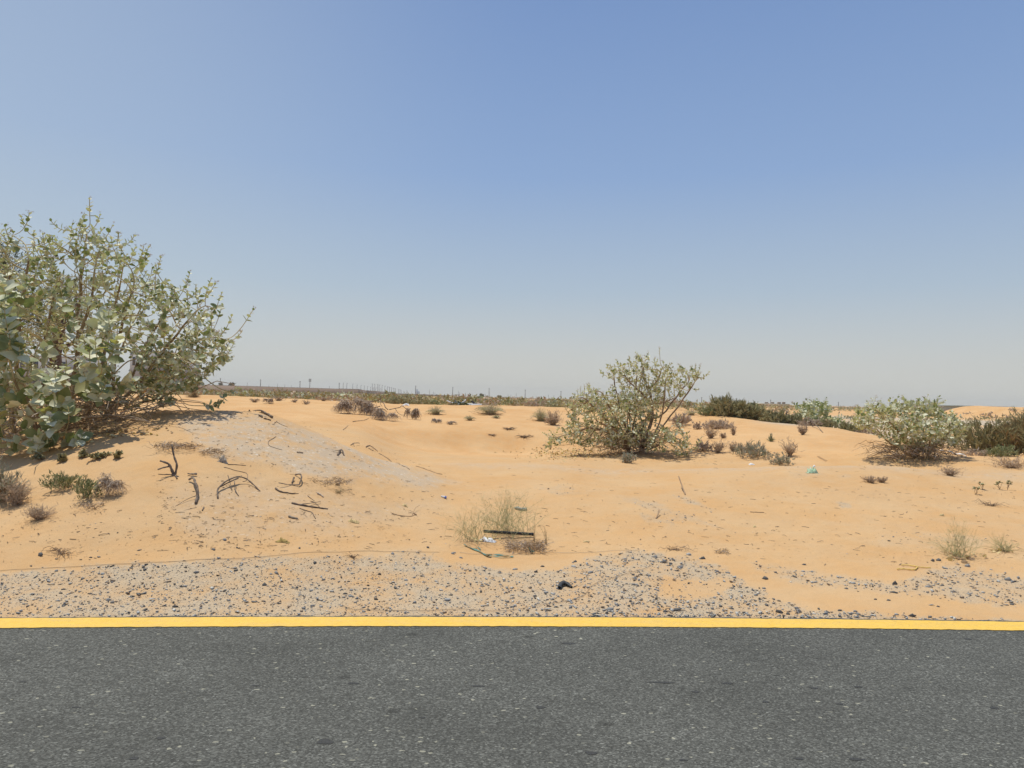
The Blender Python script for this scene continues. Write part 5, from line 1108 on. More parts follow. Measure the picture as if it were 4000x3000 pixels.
# bare branches over the brush masses
Yq = G(1503, 1640)[1]
stick('dead_branch', [([(1436,1569,0,Yq+.6),(1452,1568,0,Yq+.5),(1470,1566,0,Yq+.4),(1487,1559,0,Yq+.3)], 2.6, 1.8), ([(1487,1545,0,Yq+.3),(1486,1562,0,Yq+.3),(1500,1577,0,Yq+.1),(1506,1592,0,Yq),(1516,1600,0,Yq)], 1.4, 2.6), ([(1484,1568,0,Yq+.3),(1486,1578,0,Yq+.2),(1493,1588,0,Yq+.1)], 1.4, 1.0)], 'forked bare branch arching between the largest and middle brush masses', 'branch', M_STICK)
stick('dead_branch', [([(1520,1600,0,Yq),(1545,1595,0,Yq-.1),(1563,1591,0,Yq-.1),(1570,1585,0,Yq-.1),(1590,1600,0,Yq-.1)], 2.4, 1.6), ([(1545,1598,0,Yq-.1),(1556,1614,0,Yq-.2),(1572,1622,0,Yq-.2),(1585,1619,0,Yq-.2)], 1.5, 1.0), ([(1465,1591,0,Yq+.3),(1484,1587,0,Yq+.2)], 2, 2.6)], 'bent bare branch linking the middle brush mass to the right ball', 'branch', M_STICK)
stick('driftwood', [([(1378,1648),(1410,1644),(1442,1634)], 1.8, 1.2)], 'long thin stick on the slope below the largest brush mass', 'stick', M_BROWNTW)
stick('driftwood', [([(1340,1680),(1352,1670),(1360,1662)], 1.4, 1)], 'thin forked twig on the slope behind the mound', 'twig', M_STICK)
stick('dead_branch', [([(3140,1676,.3),(3148,1662,.35),(3170,1668,.2),(3180,1672,.1)], 1.8, 1.6), ([(3162,1655,.3),(3172,1660,.2),(3170,1668,.15),(3190,1675,.1),(3215,1690,0)], 2.4, 1.4)], 'dark crooked fallen branch on the crest below the compact milkweed', 'branch', M_STICK)
stick('driftwood', [([(3193,1782),(3205,1792),(3228,1803)], 1.3, 1), ([(3198,1784),(3215,1793),(3232,1800)], 1.1, .9)], 'pair of hair-thin roots on the smooth sand slope at right', 'root', M_BROWNTW)
# wires across the gravel
stick('loose_cable', [([(0,2232),(48,2227),(250,2218),(482,2205),(700,2194),(1000,2179),(1089,2171),(1282,2159),(1500,2157),(1716,2159)], .9, .9)], 'long thin dark cable lying along the sandy edge of the gravel', 'cable', M_WIRE, lift=.004)
stick('loose_cable', [([(1795,2160),(1850,2166),(1920,2166),(2000,2168),(2040,2160),(2090,2152),(2150,2158),(2300,2161),(2420,2152),(2500,2150)], 1.0, .9)], 'pale cord lying between the grasses and the gravel', 'cord', M_WIREP, lift=.004)
stick('loose_cable', [([(1336,2366),(1380,2384),(1500,2388),(1640,2390),(1730,2386),(1814,2383),(1922,2391),(2031,2382),(2118,2363),(2208,2353),(2284,2325),(2317,2287),(2425,2250),(2523,2222),(2567,2184)], 1.1, .9)], 'long curving dark wire crossing the gravel near the road line', 'wire', M_WIRE, lift=.006)
stick('forked_stick', [([(3504,2227),(3530,2226),(3560,2230),(3573,2229),(3584,2219)], 3.2, 3.8), ([(3521,2211),(3545,2211),(3562,2213),(3580,2217)], 2.6, 3.2), ([(3580,2218),(3605,2220),(3636,2222)], 2.4, 3.0)], 'yellow peeled forked stick lying on the gravel at lower right', 'stick', M_YST, lift=.004)
# black pipe
pL = at(1890, 2075, G(1890, 2100)[1]); pR = at(2081, 2087, G(2081, 2098)[1]); ax = pR - pL; ln_ = np.linalg.norm(ax); ax /= ln_
mb = MB(); k = 15; t = np.linspace(0, 1, k); PP = pL + ax * (t * ln_)[:, None]; PP[:, 2] = np.maximum(PP[:, 2], height(PP[:, 0], PP[:, 1]) + .018)
rr = np.full(k, .0155) * (1 + .03 * np.sin(t * 60)); Vt, Qt = tubes(PP[None], rr[None], 12); mb.add(Vt, Qt)
Vt, Qt = tubes(PP[::-1][None], (rr * .8)[None], 12); mb.add(Vt, Qt)
n12 = 12; a = np.arange(n12); b = (a + 1) % n12
rt = empty('pipe', pL, 'black plastic pipe piece lying across the wispy grasses', 'pipe')
mb.obj('tube', [M_BLACK], rt, pL, True)
def ring(c, ax_, ro, ri):
    ax_ = ax_ / np.linalg.norm(ax_); A_ = np.cross(ax_, [0, 0, 1.0]); A_ /= np.linalg.norm(A_); B_ = np.cross(ax_, A_)
    th = np.arange(16) * 2 * math.pi / 16; o_ = [c + A_ * math.cos(x) * q_ + B_ * math.sin(x) * q_ + ax_ * e for q_, e in ((ri, -.006), (ro, -.006), (ro, .006), (ri, .006)) for x in th]
    Qs = []
    for k_ in range(4):
        for j in range(16): Qs.append([k_ * 16 + j, k_ * 16 + (j + 1) % 16, ((k_ + 1) % 4) * 16 + (j + 1) % 16, ((k_ + 1) % 4) * 16 + j])
    return np.array(o_), np.array(Qs)
Vr, Qr = ring(PP[-1], ax, .0175, .011); mb = MB(); mb.add(Vr, Qr); mb.obj('end_collar', [M_RUBBER], rt, pL, True)
# crumpled sheets
def crumple(name, u, v, wpx, dpx, hpx, m, label, cat, seed, nx=16, ny=10, thick=.0):
    r = np.random.RandomState(seed); p0 = G(u, v); k = p0[1] / F; W_ = wpx * k; D_ = dpx * k * 1.8; H_ = hpx * k
    x, y = np.meshgrid(np.linspace(-.5, .5, nx), np.linspace(-.5, .5, ny)); rad = np.clip(1 - (4 * (x * x + y * y)) ** 1.5 * .9, 0, 1)
    z = H_ * (rad * (.35 + 1.1 * np.abs(r.normal(0, .55, x.shape))))
    X = x * W_ * (1 + .25 * r.normal(0, .5, x.shape)); Y_ = y * D_ * (1 + .25 * r.normal(0, .5, x.shape))
    V = np.stack([X, Y_, z + .004], -1).reshape(-1, 3); V[:, 2] += height(V[:, 0] + p0[0], V[:, 1] + p0[1]) - p0[2]
    B = V.copy(); B[:, 2] -= .003; n_ = len(V); I = np.arange(n_).reshape(ny, nx)
    Q = np.stack([I[:-1, :-1], I[:-1, 1:], I[1:, 1:], I[1:, :-1]], -1).reshape(-1, 4)
    o = mk(name, np.vstack([V, B]), [Q, Q[:, ::-1] + n_], [m]); o.location = p0
    return tag(o, label, cat)
crumple('tissue', 1905, 2114, 60, 16, 11, M_WHITE, 'white crumpled tissue on the sand under the left wispy grass', 'tissue', 1)
crumple('plastic_bag', 3172, 1848, 46, 10, 15, M_MINT, 'crumpled pale green plastic bag on the sand at right', 'bag', 2)
crumple('paper_scrap', 2935, 1816, 22, 5, 5, M_WHITE, 'small bright white scrap on the crest at centre right', 'scrap', 3, 8, 6)
crumple('paper_scrap', 3180, 1823, 9, 4, 6, M_WHITE, 'tiny white ball of paper behind the green bag', 'scrap', 4, 6, 5)
crumple('paper_scrap', 1587, 1584, 26, 6, 9, M_WHITE, 'white litter heap beneath the shrubs beyond the brush', 'litter', 5, 10, 6)
crumple('paper_scrap', 1939, 1584, 9, 4, 6, M_WHITE, 'white scrap caught left of the sand knoll', 'scrap', 6, 6, 5)
crumple('paper_scrap', 870, 1806, 36, 8, 22, mat('bleached_root', (0.52, 0.44, 0.34), .9, (0.32, 0.26, 0.2), 40), 'bleached fibrous knot at the end of the twig bundle', 'root knot', 7)
crumple('leaf_curl', 1382, 2042, 40, 6, 9, M_DRY, 'pair of tan curled husks low on the slope', 'husk', 8)
crumple('leaf_curl', 1105, 2118, 50, 8, 10, mat('yellow_husk', (0.5, 0.36, 0.12), .8, (0.32, 0.22, 0.08), 40), 'yellow-brown torn husk just above the gravel at left', 'husk', 9)
crumple('leaf_curl', 1583, 1978, 20, 5, 6, M_DRY, 'small pale curled leaf left of the blue and white cup', 'leaf', 10, 8, 6)
crumple('leaf_curl', 2290, 2118, 22, 4, 6, M_DRY, 'pale yellow curled leaf beyond the gravel at centre', 'leaf', 11, 8, 6)
crumple('leaf_curl', 2947, 2060, 12, 4, 6, M_DRY, 'single yellow leaf on the bare sand at right', 'leaf', 12, 6, 5)
crumple('leaf_curl', 3680, 2016, 20, 4, 7, M_DRY, 'pale leaf caught above the large dry tuft', 'leaf', 13, 8, 6)
# crushed bottle behind the grass
p0 = G(2035, 1993); k = p0[1] / F; PPb = np.array([at(2014, 1984, p0[1] + .02), at(2022, 1985, p0[1]), at(2034, 1992, p0[1] - .02), at(2046, 1998, p0[1] - .02), at(2056, 1996, p0[1])]); PPb[:, 2] = np.maximum(PPb[:, 2], height(PPb[:, 0], PPb[:, 1]) + .015)
mb = MB(); mb.add(*tubes(PPb[None], np.array([[5, 7.5, 6, 7.5, 6]]) * k, 8)); rt = empty('crushed_bottle', PPb[0], 'crushed dirty plastic bottle behind the wispy grass', 'bottle'); mb.obj('body', [M_RAG], rt, PPb[0], False)
mb = MB(); d = PPb[0] - PPb[1]; d /= np.linalg.norm(d); mb.add(*tubes(np.array([[PPb[0], PPb[0] + d * .012, PPb[0] + d * .02]]), np.array([[4, 4, 2]]) * k, 8)); mb.obj('neck', [M_GREYTW], rt, PPb[0], True)
# blue and white cap
p0 = G(1733, 1945); k = p0[1] / F; c0 = p0 + [0, 0, .012]
rt = empty('plastic_cup', p0, 'small blue and white plastic cup on its side on the sand', 'cup')
mb = MB(); q0 = at(1722, 1938, c0[1]); q1 = at(1737, 1942, c0[1]); mb.add(*tubes(np.array([[q0, (q0 + q1) / 2, q1]]), np.array([[2.2, 3.6, 5]]) * k, 10)); mb.obj('body', [M_WHITE], rt, p0, True)
q2 = at(1744, 1944, c0[1]); mb = MB(); mb.add(*tubes(np.array([[q1, q1 + (q2 - q1) * .5, q2]]), np.array([[5.2, 5.4, 4.6]]) * k, 10)); mb.obj('rim', [M_BLUEP], rt, p0, True)
# green strap
def ribbon(pts, wd, off=.012):
    PP = np.array([G(*p) + [0, 0, off] for p in pts]); t = np.linspace(0, len(PP) - 1, (len(PP) - 1) * 5 + 1)
    q_ = np.array([pchip(np.arange(len(PP)), PP[:, k_], t) for k_ in range(3)]).T; d = np.gradient(q_, axis=0); s__ = np.cross(d, [0, 0, 1.0]); s__ /= np.linalg.norm(s__, axis=1, keepdims=True) + 1e-9
    tw = np.stack([s__[:, 0], s__[:, 1], .5 * np.sin(np.arange(len(t)) * .7)], 1) * wd; n_ = len(t)
    V = np.concatenate([q_ - tw, q_ + tw, q_ + tw - [0, 0, .002], q_ - tw - [0, 0, .002]]); i = np.arange(n_ - 1)
    return V, np.concatenate([np.stack([i + a_ * n_, i + 1 + a_ * n_, i + 1 + ((a_ + 1) % 4) * n_, i + ((a_ + 1) % 4) * n_], -1) for a_ in range(4)])
mb = MB(); mb.add(*ribbon([(1813,2131),(1850,2148),(1878,2160),(1896,2172)], .010)); mb.add(*ribbon([(1893,2172),(1935,2171),(1975,2174),(2005,2178)], .009)); mb.add(*ribbon([(1896,2174),(1925,2176),(1965,2182),(2004,2179)], .005)); mb.add(*ribbon([(1848,2148),(1865,2142),(1878,2150)], .004)); mb.add(*ribbon([(1900,2174),(1918,2178)], .016, .02))
o = mb.obj('plastic_strap', [M_TEAL], None, G(1896, 2172)); o.location = G(1896, 2172); tag(o, 'torn teal green plastic strap on the sand above the gravel', 'strap')
mb = MB(); mb.add(*ribbon([(2062,2138),(2066,2150),(2074,2160),(2084,2165)], .006, .03)); mb.add(*ribbon([(2074,2160),(2080,2163),(2086,2164)], .011, .02))
o = mb.obj('plastic_strap', [M_TEAL], None, G(2074, 2160)); o.location = G(2074, 2160); tag(o, 'dark green plastic shred caught in the tan twig mat', 'strap')
# rubber piece
p0 = G(2186, 2300); PPb = np.array([G(2184, 2300) + [0, 0, .012], G(2190, 2293) + [0, 0, .022], G(2202, 2290) + [0, 0, .026], G(2216, 2291) + [0, 0, .018], G(2233, 2297) + [0, 0, .008]])
V, Q = tubes(PPb[None], np.array([[8, 9, 9, 8, 5]]) * p0[1] / F, 8); V[:, 1] = PPb[:, 1].mean() + (V[:, 1] - PPb[:, 1].mean()) * 1.5
o = mk('rubber_piece', V - p0, [Q], [M_RUBBER], smooth_=True); o.location = p0; tag(o, 'curved shiny black piece of tyre rubber on the gravel', 'rubber')
# white pole-like scrap lying near the right bush
stick('plank', [([(3672,1762),(3715,1770),(3760,1781)], 3, 4.5), ([(3748,1776),(3776,1788)], 4, 1.5)], 'broken pale plank lying right of the round milkweed', 'plank', M_WHITE, lift=.01)
# dumped scrap far behind
p0 = np.array(at(1812, 1584, 36)); p0[2] = gz(p0[0], p0[1]); r = np.random.RandomState(9)
rt = empty('scrap_heap', p0, 'dumped heap of black and silver scrap among the far shrubs', 'scrap')
for nm, m_, kk in (('sheet', M_BLACK, 14), ('pipe', M_WHITE, 12)):
    mb = MB()
    for _ in range(kk):
        c = np.array([r.uniform(-.65, .65), r.uniform(-.3, .3), r.uniform(.03, .2)]); d = r.normal(0, 1, 3) * [1, .5, .25]; d /= np.linalg.norm(d); L_ = r.uniform(.15, .4)
        mb.add(*tubes(np.array([[c - d * L_, c + d * L_]]), np.full((1, 2), r.uniform(.02, .05)), 4))
    mb.obj(nm, [m_], rt)

# ------------------------------------------------------------------ far structures
def wallseg(name, u0, v0, t0, u1, v1, t1, Y0_, Y1_, th, m, label, cat, parts=None):
    """wall from pixel (u0, base v0, top t0) to (u1, ...) at distances Y0_,Y1_"""
    a = at(u0, v0, Y0_); b = at(u1, v1, Y1_); ta = at(u0, t0, Y0_); tb = at(u1, t1, Y1_)
    d = (b - a)[:2]; n_ = np.array([-d[1], d[0]]) / np.linalg.norm(d) * th
    za = a[2] - 1.5; zb = b[2] - 1.5
    V = np.array([[a[0], a[1], za], [b[0], b[1], zb], [b[0] + n_[0], b[1] + n_[1], zb], [a[0] + n_[0], a[1] + n_[1], za],
                  [a[0], a[1], ta[2]], [b[0], b[1], tb[2]], [b[0] + n_[0], b[1] + n_[1], tb[2]], [a[0] + n_[0], a[1] + n_[1], ta[2]]])
    Q = np.array([[0,1,5,4],[1,2,6,5],[2,3,7,6],[3,0,4,7],[4,5,6,7]])
    rt = empty(name, a, label, cat)
    mk('wall', V - a, [Q], [m], rt)
    # coping and piers
    mb = MB(); e = np.array([0, 0, .18])
    k = max(2, int(np.linalg.norm(d) / 6))
    V2 = V[4:8].copy(); c = V2.mean(0); V2[:, :2] += np.sign(V2[:, :2] - c[:2]) * 0.12
    mb.add(np.vstack([V2, V2 + e]), np.array([[0,1,5,4],[1,2,6,5],[2,3,7,6],[3,0,4,7],[4,5,6,7]])); mb.obj('coping', [M_WALLD], rt, a)
    return rt, a, b, ta, tb
wallseg('boundary_wall', -600, 1497, 1462, 1400, 1541, 1522, 330, 430, 3, M_WALL, 'long plain tan boundary wall crossing behind the dunes at left', 'wall')
rt, a, b, ta, tb = wallseg('warehouse', 1401, 1541, 1521, 1430, 1540, 1526, 432, 560, 12, M_WALLD, 'brown block with small dark windows at the end of the long tan wall', 'building')
def windows(rt, a, b, ta, n_, m_=M_WIN, fz=(.45, .7), fw=.35):
    for i in range(n_):
        mb = MB(); f0_ = (i + .5 - fw / 2) / n_; f1_ = (i + .5 + fw / 2) / n_; d = (b - a)[:2]; nn = np.array([d[1], -d[0]]) / np.linalg.norm(d) * .08
        x0 = a + (b - a) * f0_; x1 = a + (b - a) * f1_; h_ = ta[2] - a[2]
        V = np.array([[x0[0] + nn[0], x0[1] + nn[1], a[2] + h_ * fz[0]], [x1[0] + nn[0], x1[1] + nn[1], a[2] + h_ * fz[0]], [x1[0] + nn[0], x1[1] + nn[1], a[2] + h_ * fz[1]], [x0[0] + nn[0], x0[1] + nn[1], a[2] + h_ * fz[1]]])
        V = np.vstack([V, V - np.array([nn[0], nn[1], 0]) * 1.0]); mb.add(V, np.array([[0,1,2,3],[4,5,1,0],[3,2,6,7],[1,5,6,2],[4,0,3,7]])); mb.obj('window', [m_], rt, a)
windows(rt, a, b, ta, 3)
rt, a, b, ta, tb = wallseg('warehouse', 1438, 1541, 1526, 1503, 1541, 1531, 560, 640, 12, M_WALLD, 'second brown block with a row of small windows', 'building'); windows(rt, a, b, ta, 5)
rt, a, b, ta, tb = wallseg('warehouse', 1566, 1548, 1538, 1690, 1549, 1542, 650, 690, 20, M_WALLD, 'low flat brown building below the hazy tower', 'building'); windows(rt, a, b, ta, 4)
wallseg('warehouse', 1705, 1552, 1543, 1806, 1553, 1547, 700, 740, 20, M_WALLD, 'low flat brown building right of the hazy tower', 'building')
wallseg('boundary_wall', 1940, 1561, 1552, 2330, 1570, 1565, 600, 800, 2, M_WALLD, 'faint distant wall line left of the tall milkweed', 'wall')
# hazy tower
rt = empty('tower', at(1630, 1545, 2400), 'hazy blue-grey high-rise with a stepped right side on the horizon', 'tower')
o0 = at(1630, 1545, 2400)
for nm, ua, ub, vt in (('tower_block', 1624, 1632, 1520), ('side_block', 1632.3, 1638, 1528)):
    A_ = at(ua, 1545, 2400); B_ = at(ub, vt, 2400); V, Q = box(A_[0], B_[0], 2400, 2412, 0, B_[2]); mk(nm, V - o0, [Q], [M_TOWER], rt)
# houses behind the big milkweed
def house(u0_, u1_, vt, Y_, m, label, rows_=2, cols_=4, roofp=True):
    A_ = at(u0_, 1500, Y_); B_ = at(u1_, vt, Y_); g = 0.3; rt = empty('house', (A_[0], Y_, g), label, 'house'); off = np.array([A_[0], Y_, g])
    V, Q = box(A_[0], B_[0], Y_, Y_ + 9, g, B_[2]); mk('wall', V - off, [Q], [m], rt)
    V, Q = box(A_[0] - .25, B_[0] + .25, Y_ - .25, Y_ + 9.25, B_[2] + .002, B_[2] + .5); mk('parapet', V - off, [Q], [m], rt)
    Wd = B_[0] - A_[0]; Hh = B_[2] - g
    for i in range(cols_):
        for j in range(rows_):
            x0 = A_[0] + Wd * (i + .3) / cols_; x1 = A_[0] + Wd * (i + .62) / cols_; z0 = g + Hh * (j + .35) / rows_; z1 = g + Hh * (j + .75) / rows_
            V, Q = box(x0, x1, Y_ - .12, Y_ + .02, z0, z1); w__ = mk('window', V - off, [Q], [M_WIN], rt)
            V, Q = box(x0 - .15, x1 + .15, Y_ - .25, Y_ + .015, z0 - .22, z0 - .005); mk('sill', V - off, [Q], [m], w__)
    return rt
house(668, 724, 1396, 190, M_HOUSE, 'pale two-storey house partly hidden by the milkweed, right block', 2, 3)
house(505, 640, 1378, 196, M_HOUSE, 'taller pale house block seen through the milkweed branches', 2, 4)
house(60, 330, 1400, 210, M_HOUSE, 'pale grey house glimpsed behind the milkweed trunks', 2, 5)
# right side buildings
rt = house(2982, 3082, 1582, 330, M_CREAM, 'low cream flat-roofed building behind the olive shrubs', 1, 6)
off = np.array(rt.location)
for uu_ in (2990, 3014, 3040, 3058):
    A_ = at(uu_, 1582, 332); V, Q = box(A_[0], A_[0] + 1.2, 332, 333.2, A_[2] + .4, A_[2] + 1.4); mk('roof_tank', V - off, [Q], [M_WALLD], rt)
def shed(u0_, u1_, vt, Y_, m, label, vt2=None, name='warehouse'):
    A_ = at(u0_, 1595, Y_); B_ = at(u1_, vt2 or vt, Y_); T_ = at(u0_, vt, Y_); rt = empty(name, (A_[0], Y_, 0), label, 'building'); off = np.array([A_[0], Y_, 0])
    V = np.array([[A_[0], Y_, 0], [B_[0], Y_, 0], [B_[0], Y_ + 25, 0], [A_[0], Y_ + 25, 0], [A_[0], Y_, T_[2]], [B_[0], Y_, B_[2]], [B_[0], Y_ + 25, B_[2]], [A_[0], Y_ + 25, T_[2]]])
    Q = np.array([[0,1,5,4],[1,2,6,5],[2,3,7,6],[3,0,4,7]]); mk('wall', V - off, [Q], [m], rt)
    R_ = V[4:].copy(); c = R_.mean(0); R_[:, :2] += np.sign(R_[:, :2] - c[:2]) * .3; R2_ = R_ + [0, 0, .35]; mk('roof', np.vstack([R_, R2_]) - off, [np.array([[0,1,5,4],[1,2,6,5],[2,3,7,6],[3,0,4,7],[4,5,6,7],[3,2,1,0]])], [M_ROOFW if m is M_ROOFW else M_SHED], rt)
    return rt
shed(3100, 3165, 1589.5, 520, M_ROOFW, 'long low white-roofed shed left of the compact milkweed')
shed(3248, 3352, 1594, 520, M_ROOFW, 'long low white-roofed shed between the right milkweeds', 1597)
rt = shed(3740, 3965, 1588, 190, M_SHED, 'grey-green metal warehouse rising behind the far dune', 1594)
A_ = at(3747, 1594, 187); V, Q = box(A_[0], A_[0] + .55, 187, 187.8, .3, A_[2]);
th = np.arange(14) * 2 * math.pi / 14; cx_, cy_ = at(3752, 1594, 186)[:2]; zt = at(3752, 1595, 186)[2]; zb = at(3752, 1608, 186)[2]
rt = empty('water_tank', (cx_, cy_, 0), 'blue water tank at the left end of the grey-green warehouse', 'tank')
mb = MB(); mb.add(*tubes(np.array([[[0, 0, zb], [0, 0, (zb + zt) / 2], [0, 0, zt], [0, 0, zt + .12]]]), np.array([[.42, .42, .42, .1]]), 14)); mb.obj('tank', [M_TANK], rt, None, True)
mb = MB()
for x, y in ((-.35, -.3), (.35, -.3), (.35, .3), (-.35, .3)): mb.add(*tubes(np.array([[[x, y, 0.2], [x, y, zb]]]), np.full((1, 2), .05), 4))
mb.obj('stand', [M_POLE], rt)
# poles, street lamps, masts
def pole(u, vt, vb, Y_, label, kind_='pole', group=None, arm=0, rpx=.85):
    b_ = at(u, vb, Y_); g = min(gz(b_[0], Y_), b_[2]); t_ = at(u, vt, Y_)[2]; r_ = rpx * Y_ / F
    root = empty({'pole': 'utility_pole', 'lamp': 'street_lamp', 'mast': 'cell_mast'}[kind_], (b_[0], Y_, g), label, {'pole': 'pole', 'lamp': 'street lamp', 'mast': 'mast'}[kind_], group)
    H_ = t_ - g; mb = MB(); mb.add(*tubes(np.array([[[0, 0, 0], [0, 0, H_ * .5], [0, 0, H_]]]), np.array([[1.15, 1, .75]]) * r_, 6)); mb.obj('pole', [M_POLE], root, None, True)
    if kind_ == 'lamp':
        L_ = 3.4 * Y_ / F * (arm or 1); V, Q = box(min(0, L_), max(0, L_), -r_, r_, H_ - .02, H_ + r_ * 1.6); mk('lamp_head', V, [Q], [M_POLE], root)
    if kind_ == 'pole' and rpx > .7:
        V, Q = box(-2.2 * r_, 2.2 * r_, -r_ * .5, r_ * .5, H_ * .93, H_ * .93 + r_ * .8); mk('crossarm', V, [Q], [M_POLE], root)
    if kind_ == 'mast':
        mb = MB()
        for z, k_ in ((.97, 3), (.86, 3)):
            for i in range(k_):
                x = (i - 1) * r_ * 3; mb.add(*box(x - r_ * .9, x + r_ * .9, -r_, r_, H_ * z - H_ * .07, H_ * z + H_ * .03))
        mb.obj('antenna_panels', [M_POLE], root)
    return root
Z1 = lambda x, y: (700 + x / 3.687, 1440 + y / 3.687)
Z2 = lambda x, y: (1300 + x / 3.687, 1450 + y / 3.687)
Z3 = lambda x, y: (1800 + x / 3.687, 1450 + y / 3.687)
Z4 = lambda x, y: (2600 + x / 3.16, 1450 + y / 3.16)
GP = 'tall poles evenly spaced along the horizon road'
big = [(Z2(1190,207),'tall pole in front of the hazy tower',600,320),(Z2(1725,228),'tall pole right of the low flat brown buildings',600,345),(Z3(405,245),'tall pole right of the lone round horizon tree',600,365),(Z3(925,265),'tall pole above the sand knoll',600,405),(Z3(1440,285),'tall pole just left of the tall milkweed',600,415),(Z4(443,320),'tall pole between tall milkweed and olive ridge',600,410),(Z4(870,335),'pole rising from the top of the olive ridge shrubs',600,420),(Z4(1295,350),'pole in front of the cream building',600,450),(Z4(2132,380),'pole right of the compact milkweed',600,460),(Z1(1738,178),'tall pole left of the antenna mast',500,270),(Z1(1170,155),'tallest pole above the long tan wall',500,255),(Z1(590,135),'pole beside the pair of dark wall trees',500,235),(Z2(90,165),'tall plain pole at the left end of the lamp row',520,252)]
for (u, v), l, Y_, yb in big:
    zoomb = {'x': 0}; pole(u, v, v + (38 if Y_ == 600 else 30), Y_, l, 'pole', GP, rpx=1.35)
pole(*Z1(1880,145), Z1(0,275)[1], 480, 'antenna mast with two tiers of panels above the long tan wall', 'mast', rpx=1.1)
GL = 'street lamps receding along the far highway'
lamps = [(148,172,258,1),(200,178,258,1),(285,188,262,1),(347,200,262,1),(403,207,264,1),(452,214,266,1),(497,222,280,1),(542,230,275,1),(568,185,280,-1),(603,190,285,-1),(645,184,290,0),(665,202,290,1),(707,210,292,1),(747,218,296,1),(783,226,300,1),(815,232,330,-1),(847,240,325,-1),(877,247,325,-1),(900,253,325,-1),(945,262,325,-1),(967,270,325,-1),(985,277,325,-1),(585,238,282,1),(618,243,285,1),(680,255,292,1)]
ordn = ['first','second','third','fourth','fifth','sixth','seventh','eighth']
for i, (x, yt, yb, arm) in enumerate(lamps):
    u, v = Z2(x, yt); hp = (yb - yt) / 3.687; Y_ = min(1500, 9.0 * F / max(hp, 6) * .8 + 40)
    if arm == 0: l = 'tall plain pole standing among the lamps of the row'
    elif i < 8: l = f'{ordn[i]} street lamp from the left in the row above the wall end'
    elif i < 15: l = f'taller street lamp of the middle row, {ordn[i-8]} from the left'
    elif i < 22: l = f'faint receding street lamp at the right end, {ordn[i-15]} from the left'
    else: l = f'tiny lamp low behind the middle row, {ordn[i-22]} from the left'
    pole(u, v, Z2(0, yb)[1] + 4, Y_, l, 'lamp' if arm else 'pole', GL, arm, rpx=.95)
GS2 = 'faint thin poles on the horizon'
small = [(Z1(495,180),'faint pole left of the dark wall trees'),(Z1(980,198),'short lamp pole left of the tallest wall pole'),(Z1(1415,215),'short faint pole right of the tallest wall pole'),(Z1(1290,233),'tiny pole just right of the tallest wall pole'),(Z1(1520,228),'tiny pole midway between the two tall wall poles'),(Z1(1613,238),'tiny pole nearer the second tall wall pole'),(Z1(2163,250),'tiny pole right of the antenna mast'),(Z2(1068,275),'thin pole left of the hazy tower'),(Z2(1138,290),'tiny pole nearer the hazy tower on its left'),(Z2(1393,265),'thin pole right of the hazy tower'),(Z2(1447,290),'shorter thin pole beside the one right of the tower'),(Z2(1470,308),'tiny pole left of the second low brown building'),(Z2(1808,280),'thin pole right of the second low brown building'),(Z2(1826,300),'tiny pole touching the thin one right of the brown buildings'),(Z3(105,335),'tiny pole left of the round horizon tree'),(Z3(350,325),'tiny pole right of the round horizon tree'),(Z3(680,335),'first of two tiny poles between the tall poles'),(Z3(720,338),'second of two tiny poles between the tall poles'),(Z3(797,315),'thin pole left of the pole above the knoll'),(Z3(1085,355),'tiny pole right of the pole above the knoll'),(Z3(1262,335),'thin pole left of the milkweed-side tall pole'),(Z3(1340,345),'thin mast with a small head left of the milkweed'),(Z3(1415,375),'stub beside the milkweed-side tall pole'),(Z4(1145,405),'short mast left of the cream building'),(Z4(1418,398),'faint mast above the cream building'),(Z4(2115,415),'faint pair member left of the right milkweed pole'),(Z4(2155,420),'faint pair member right of the right milkweed pole'),((3398,1580),'grey pole above the left of the round milkweed'),((3672,1584),'faint lattice mast right of the round milkweed top')]
for (u, v), l in small: pole(u, v, v + 16, 900, l, 'pole', GS2, rpx=.68)
u, v = Z4(940, 375); A_ = at(u, v, 420); rt = empty('water_tower', (A_[0], 420, 0), 'stubby pale cylinder tower above the olive ridge', 'tower'); mb = MB(); mb.add(*tubes(np.array([[[0, 0, 0], [0, 0, A_[2] - .4], [0, 0, A_[2]]]]), np.array([[.95, .95, .8]]), 12)); mb.obj('drum', [M_WALL], rt, None, True); V, Q = box(-1.05, 1.05, -1.05, 1.05, A_[2] + .01, A_[2] + .35); mk('cap', V, [Q], [M_HOUSE], rt)

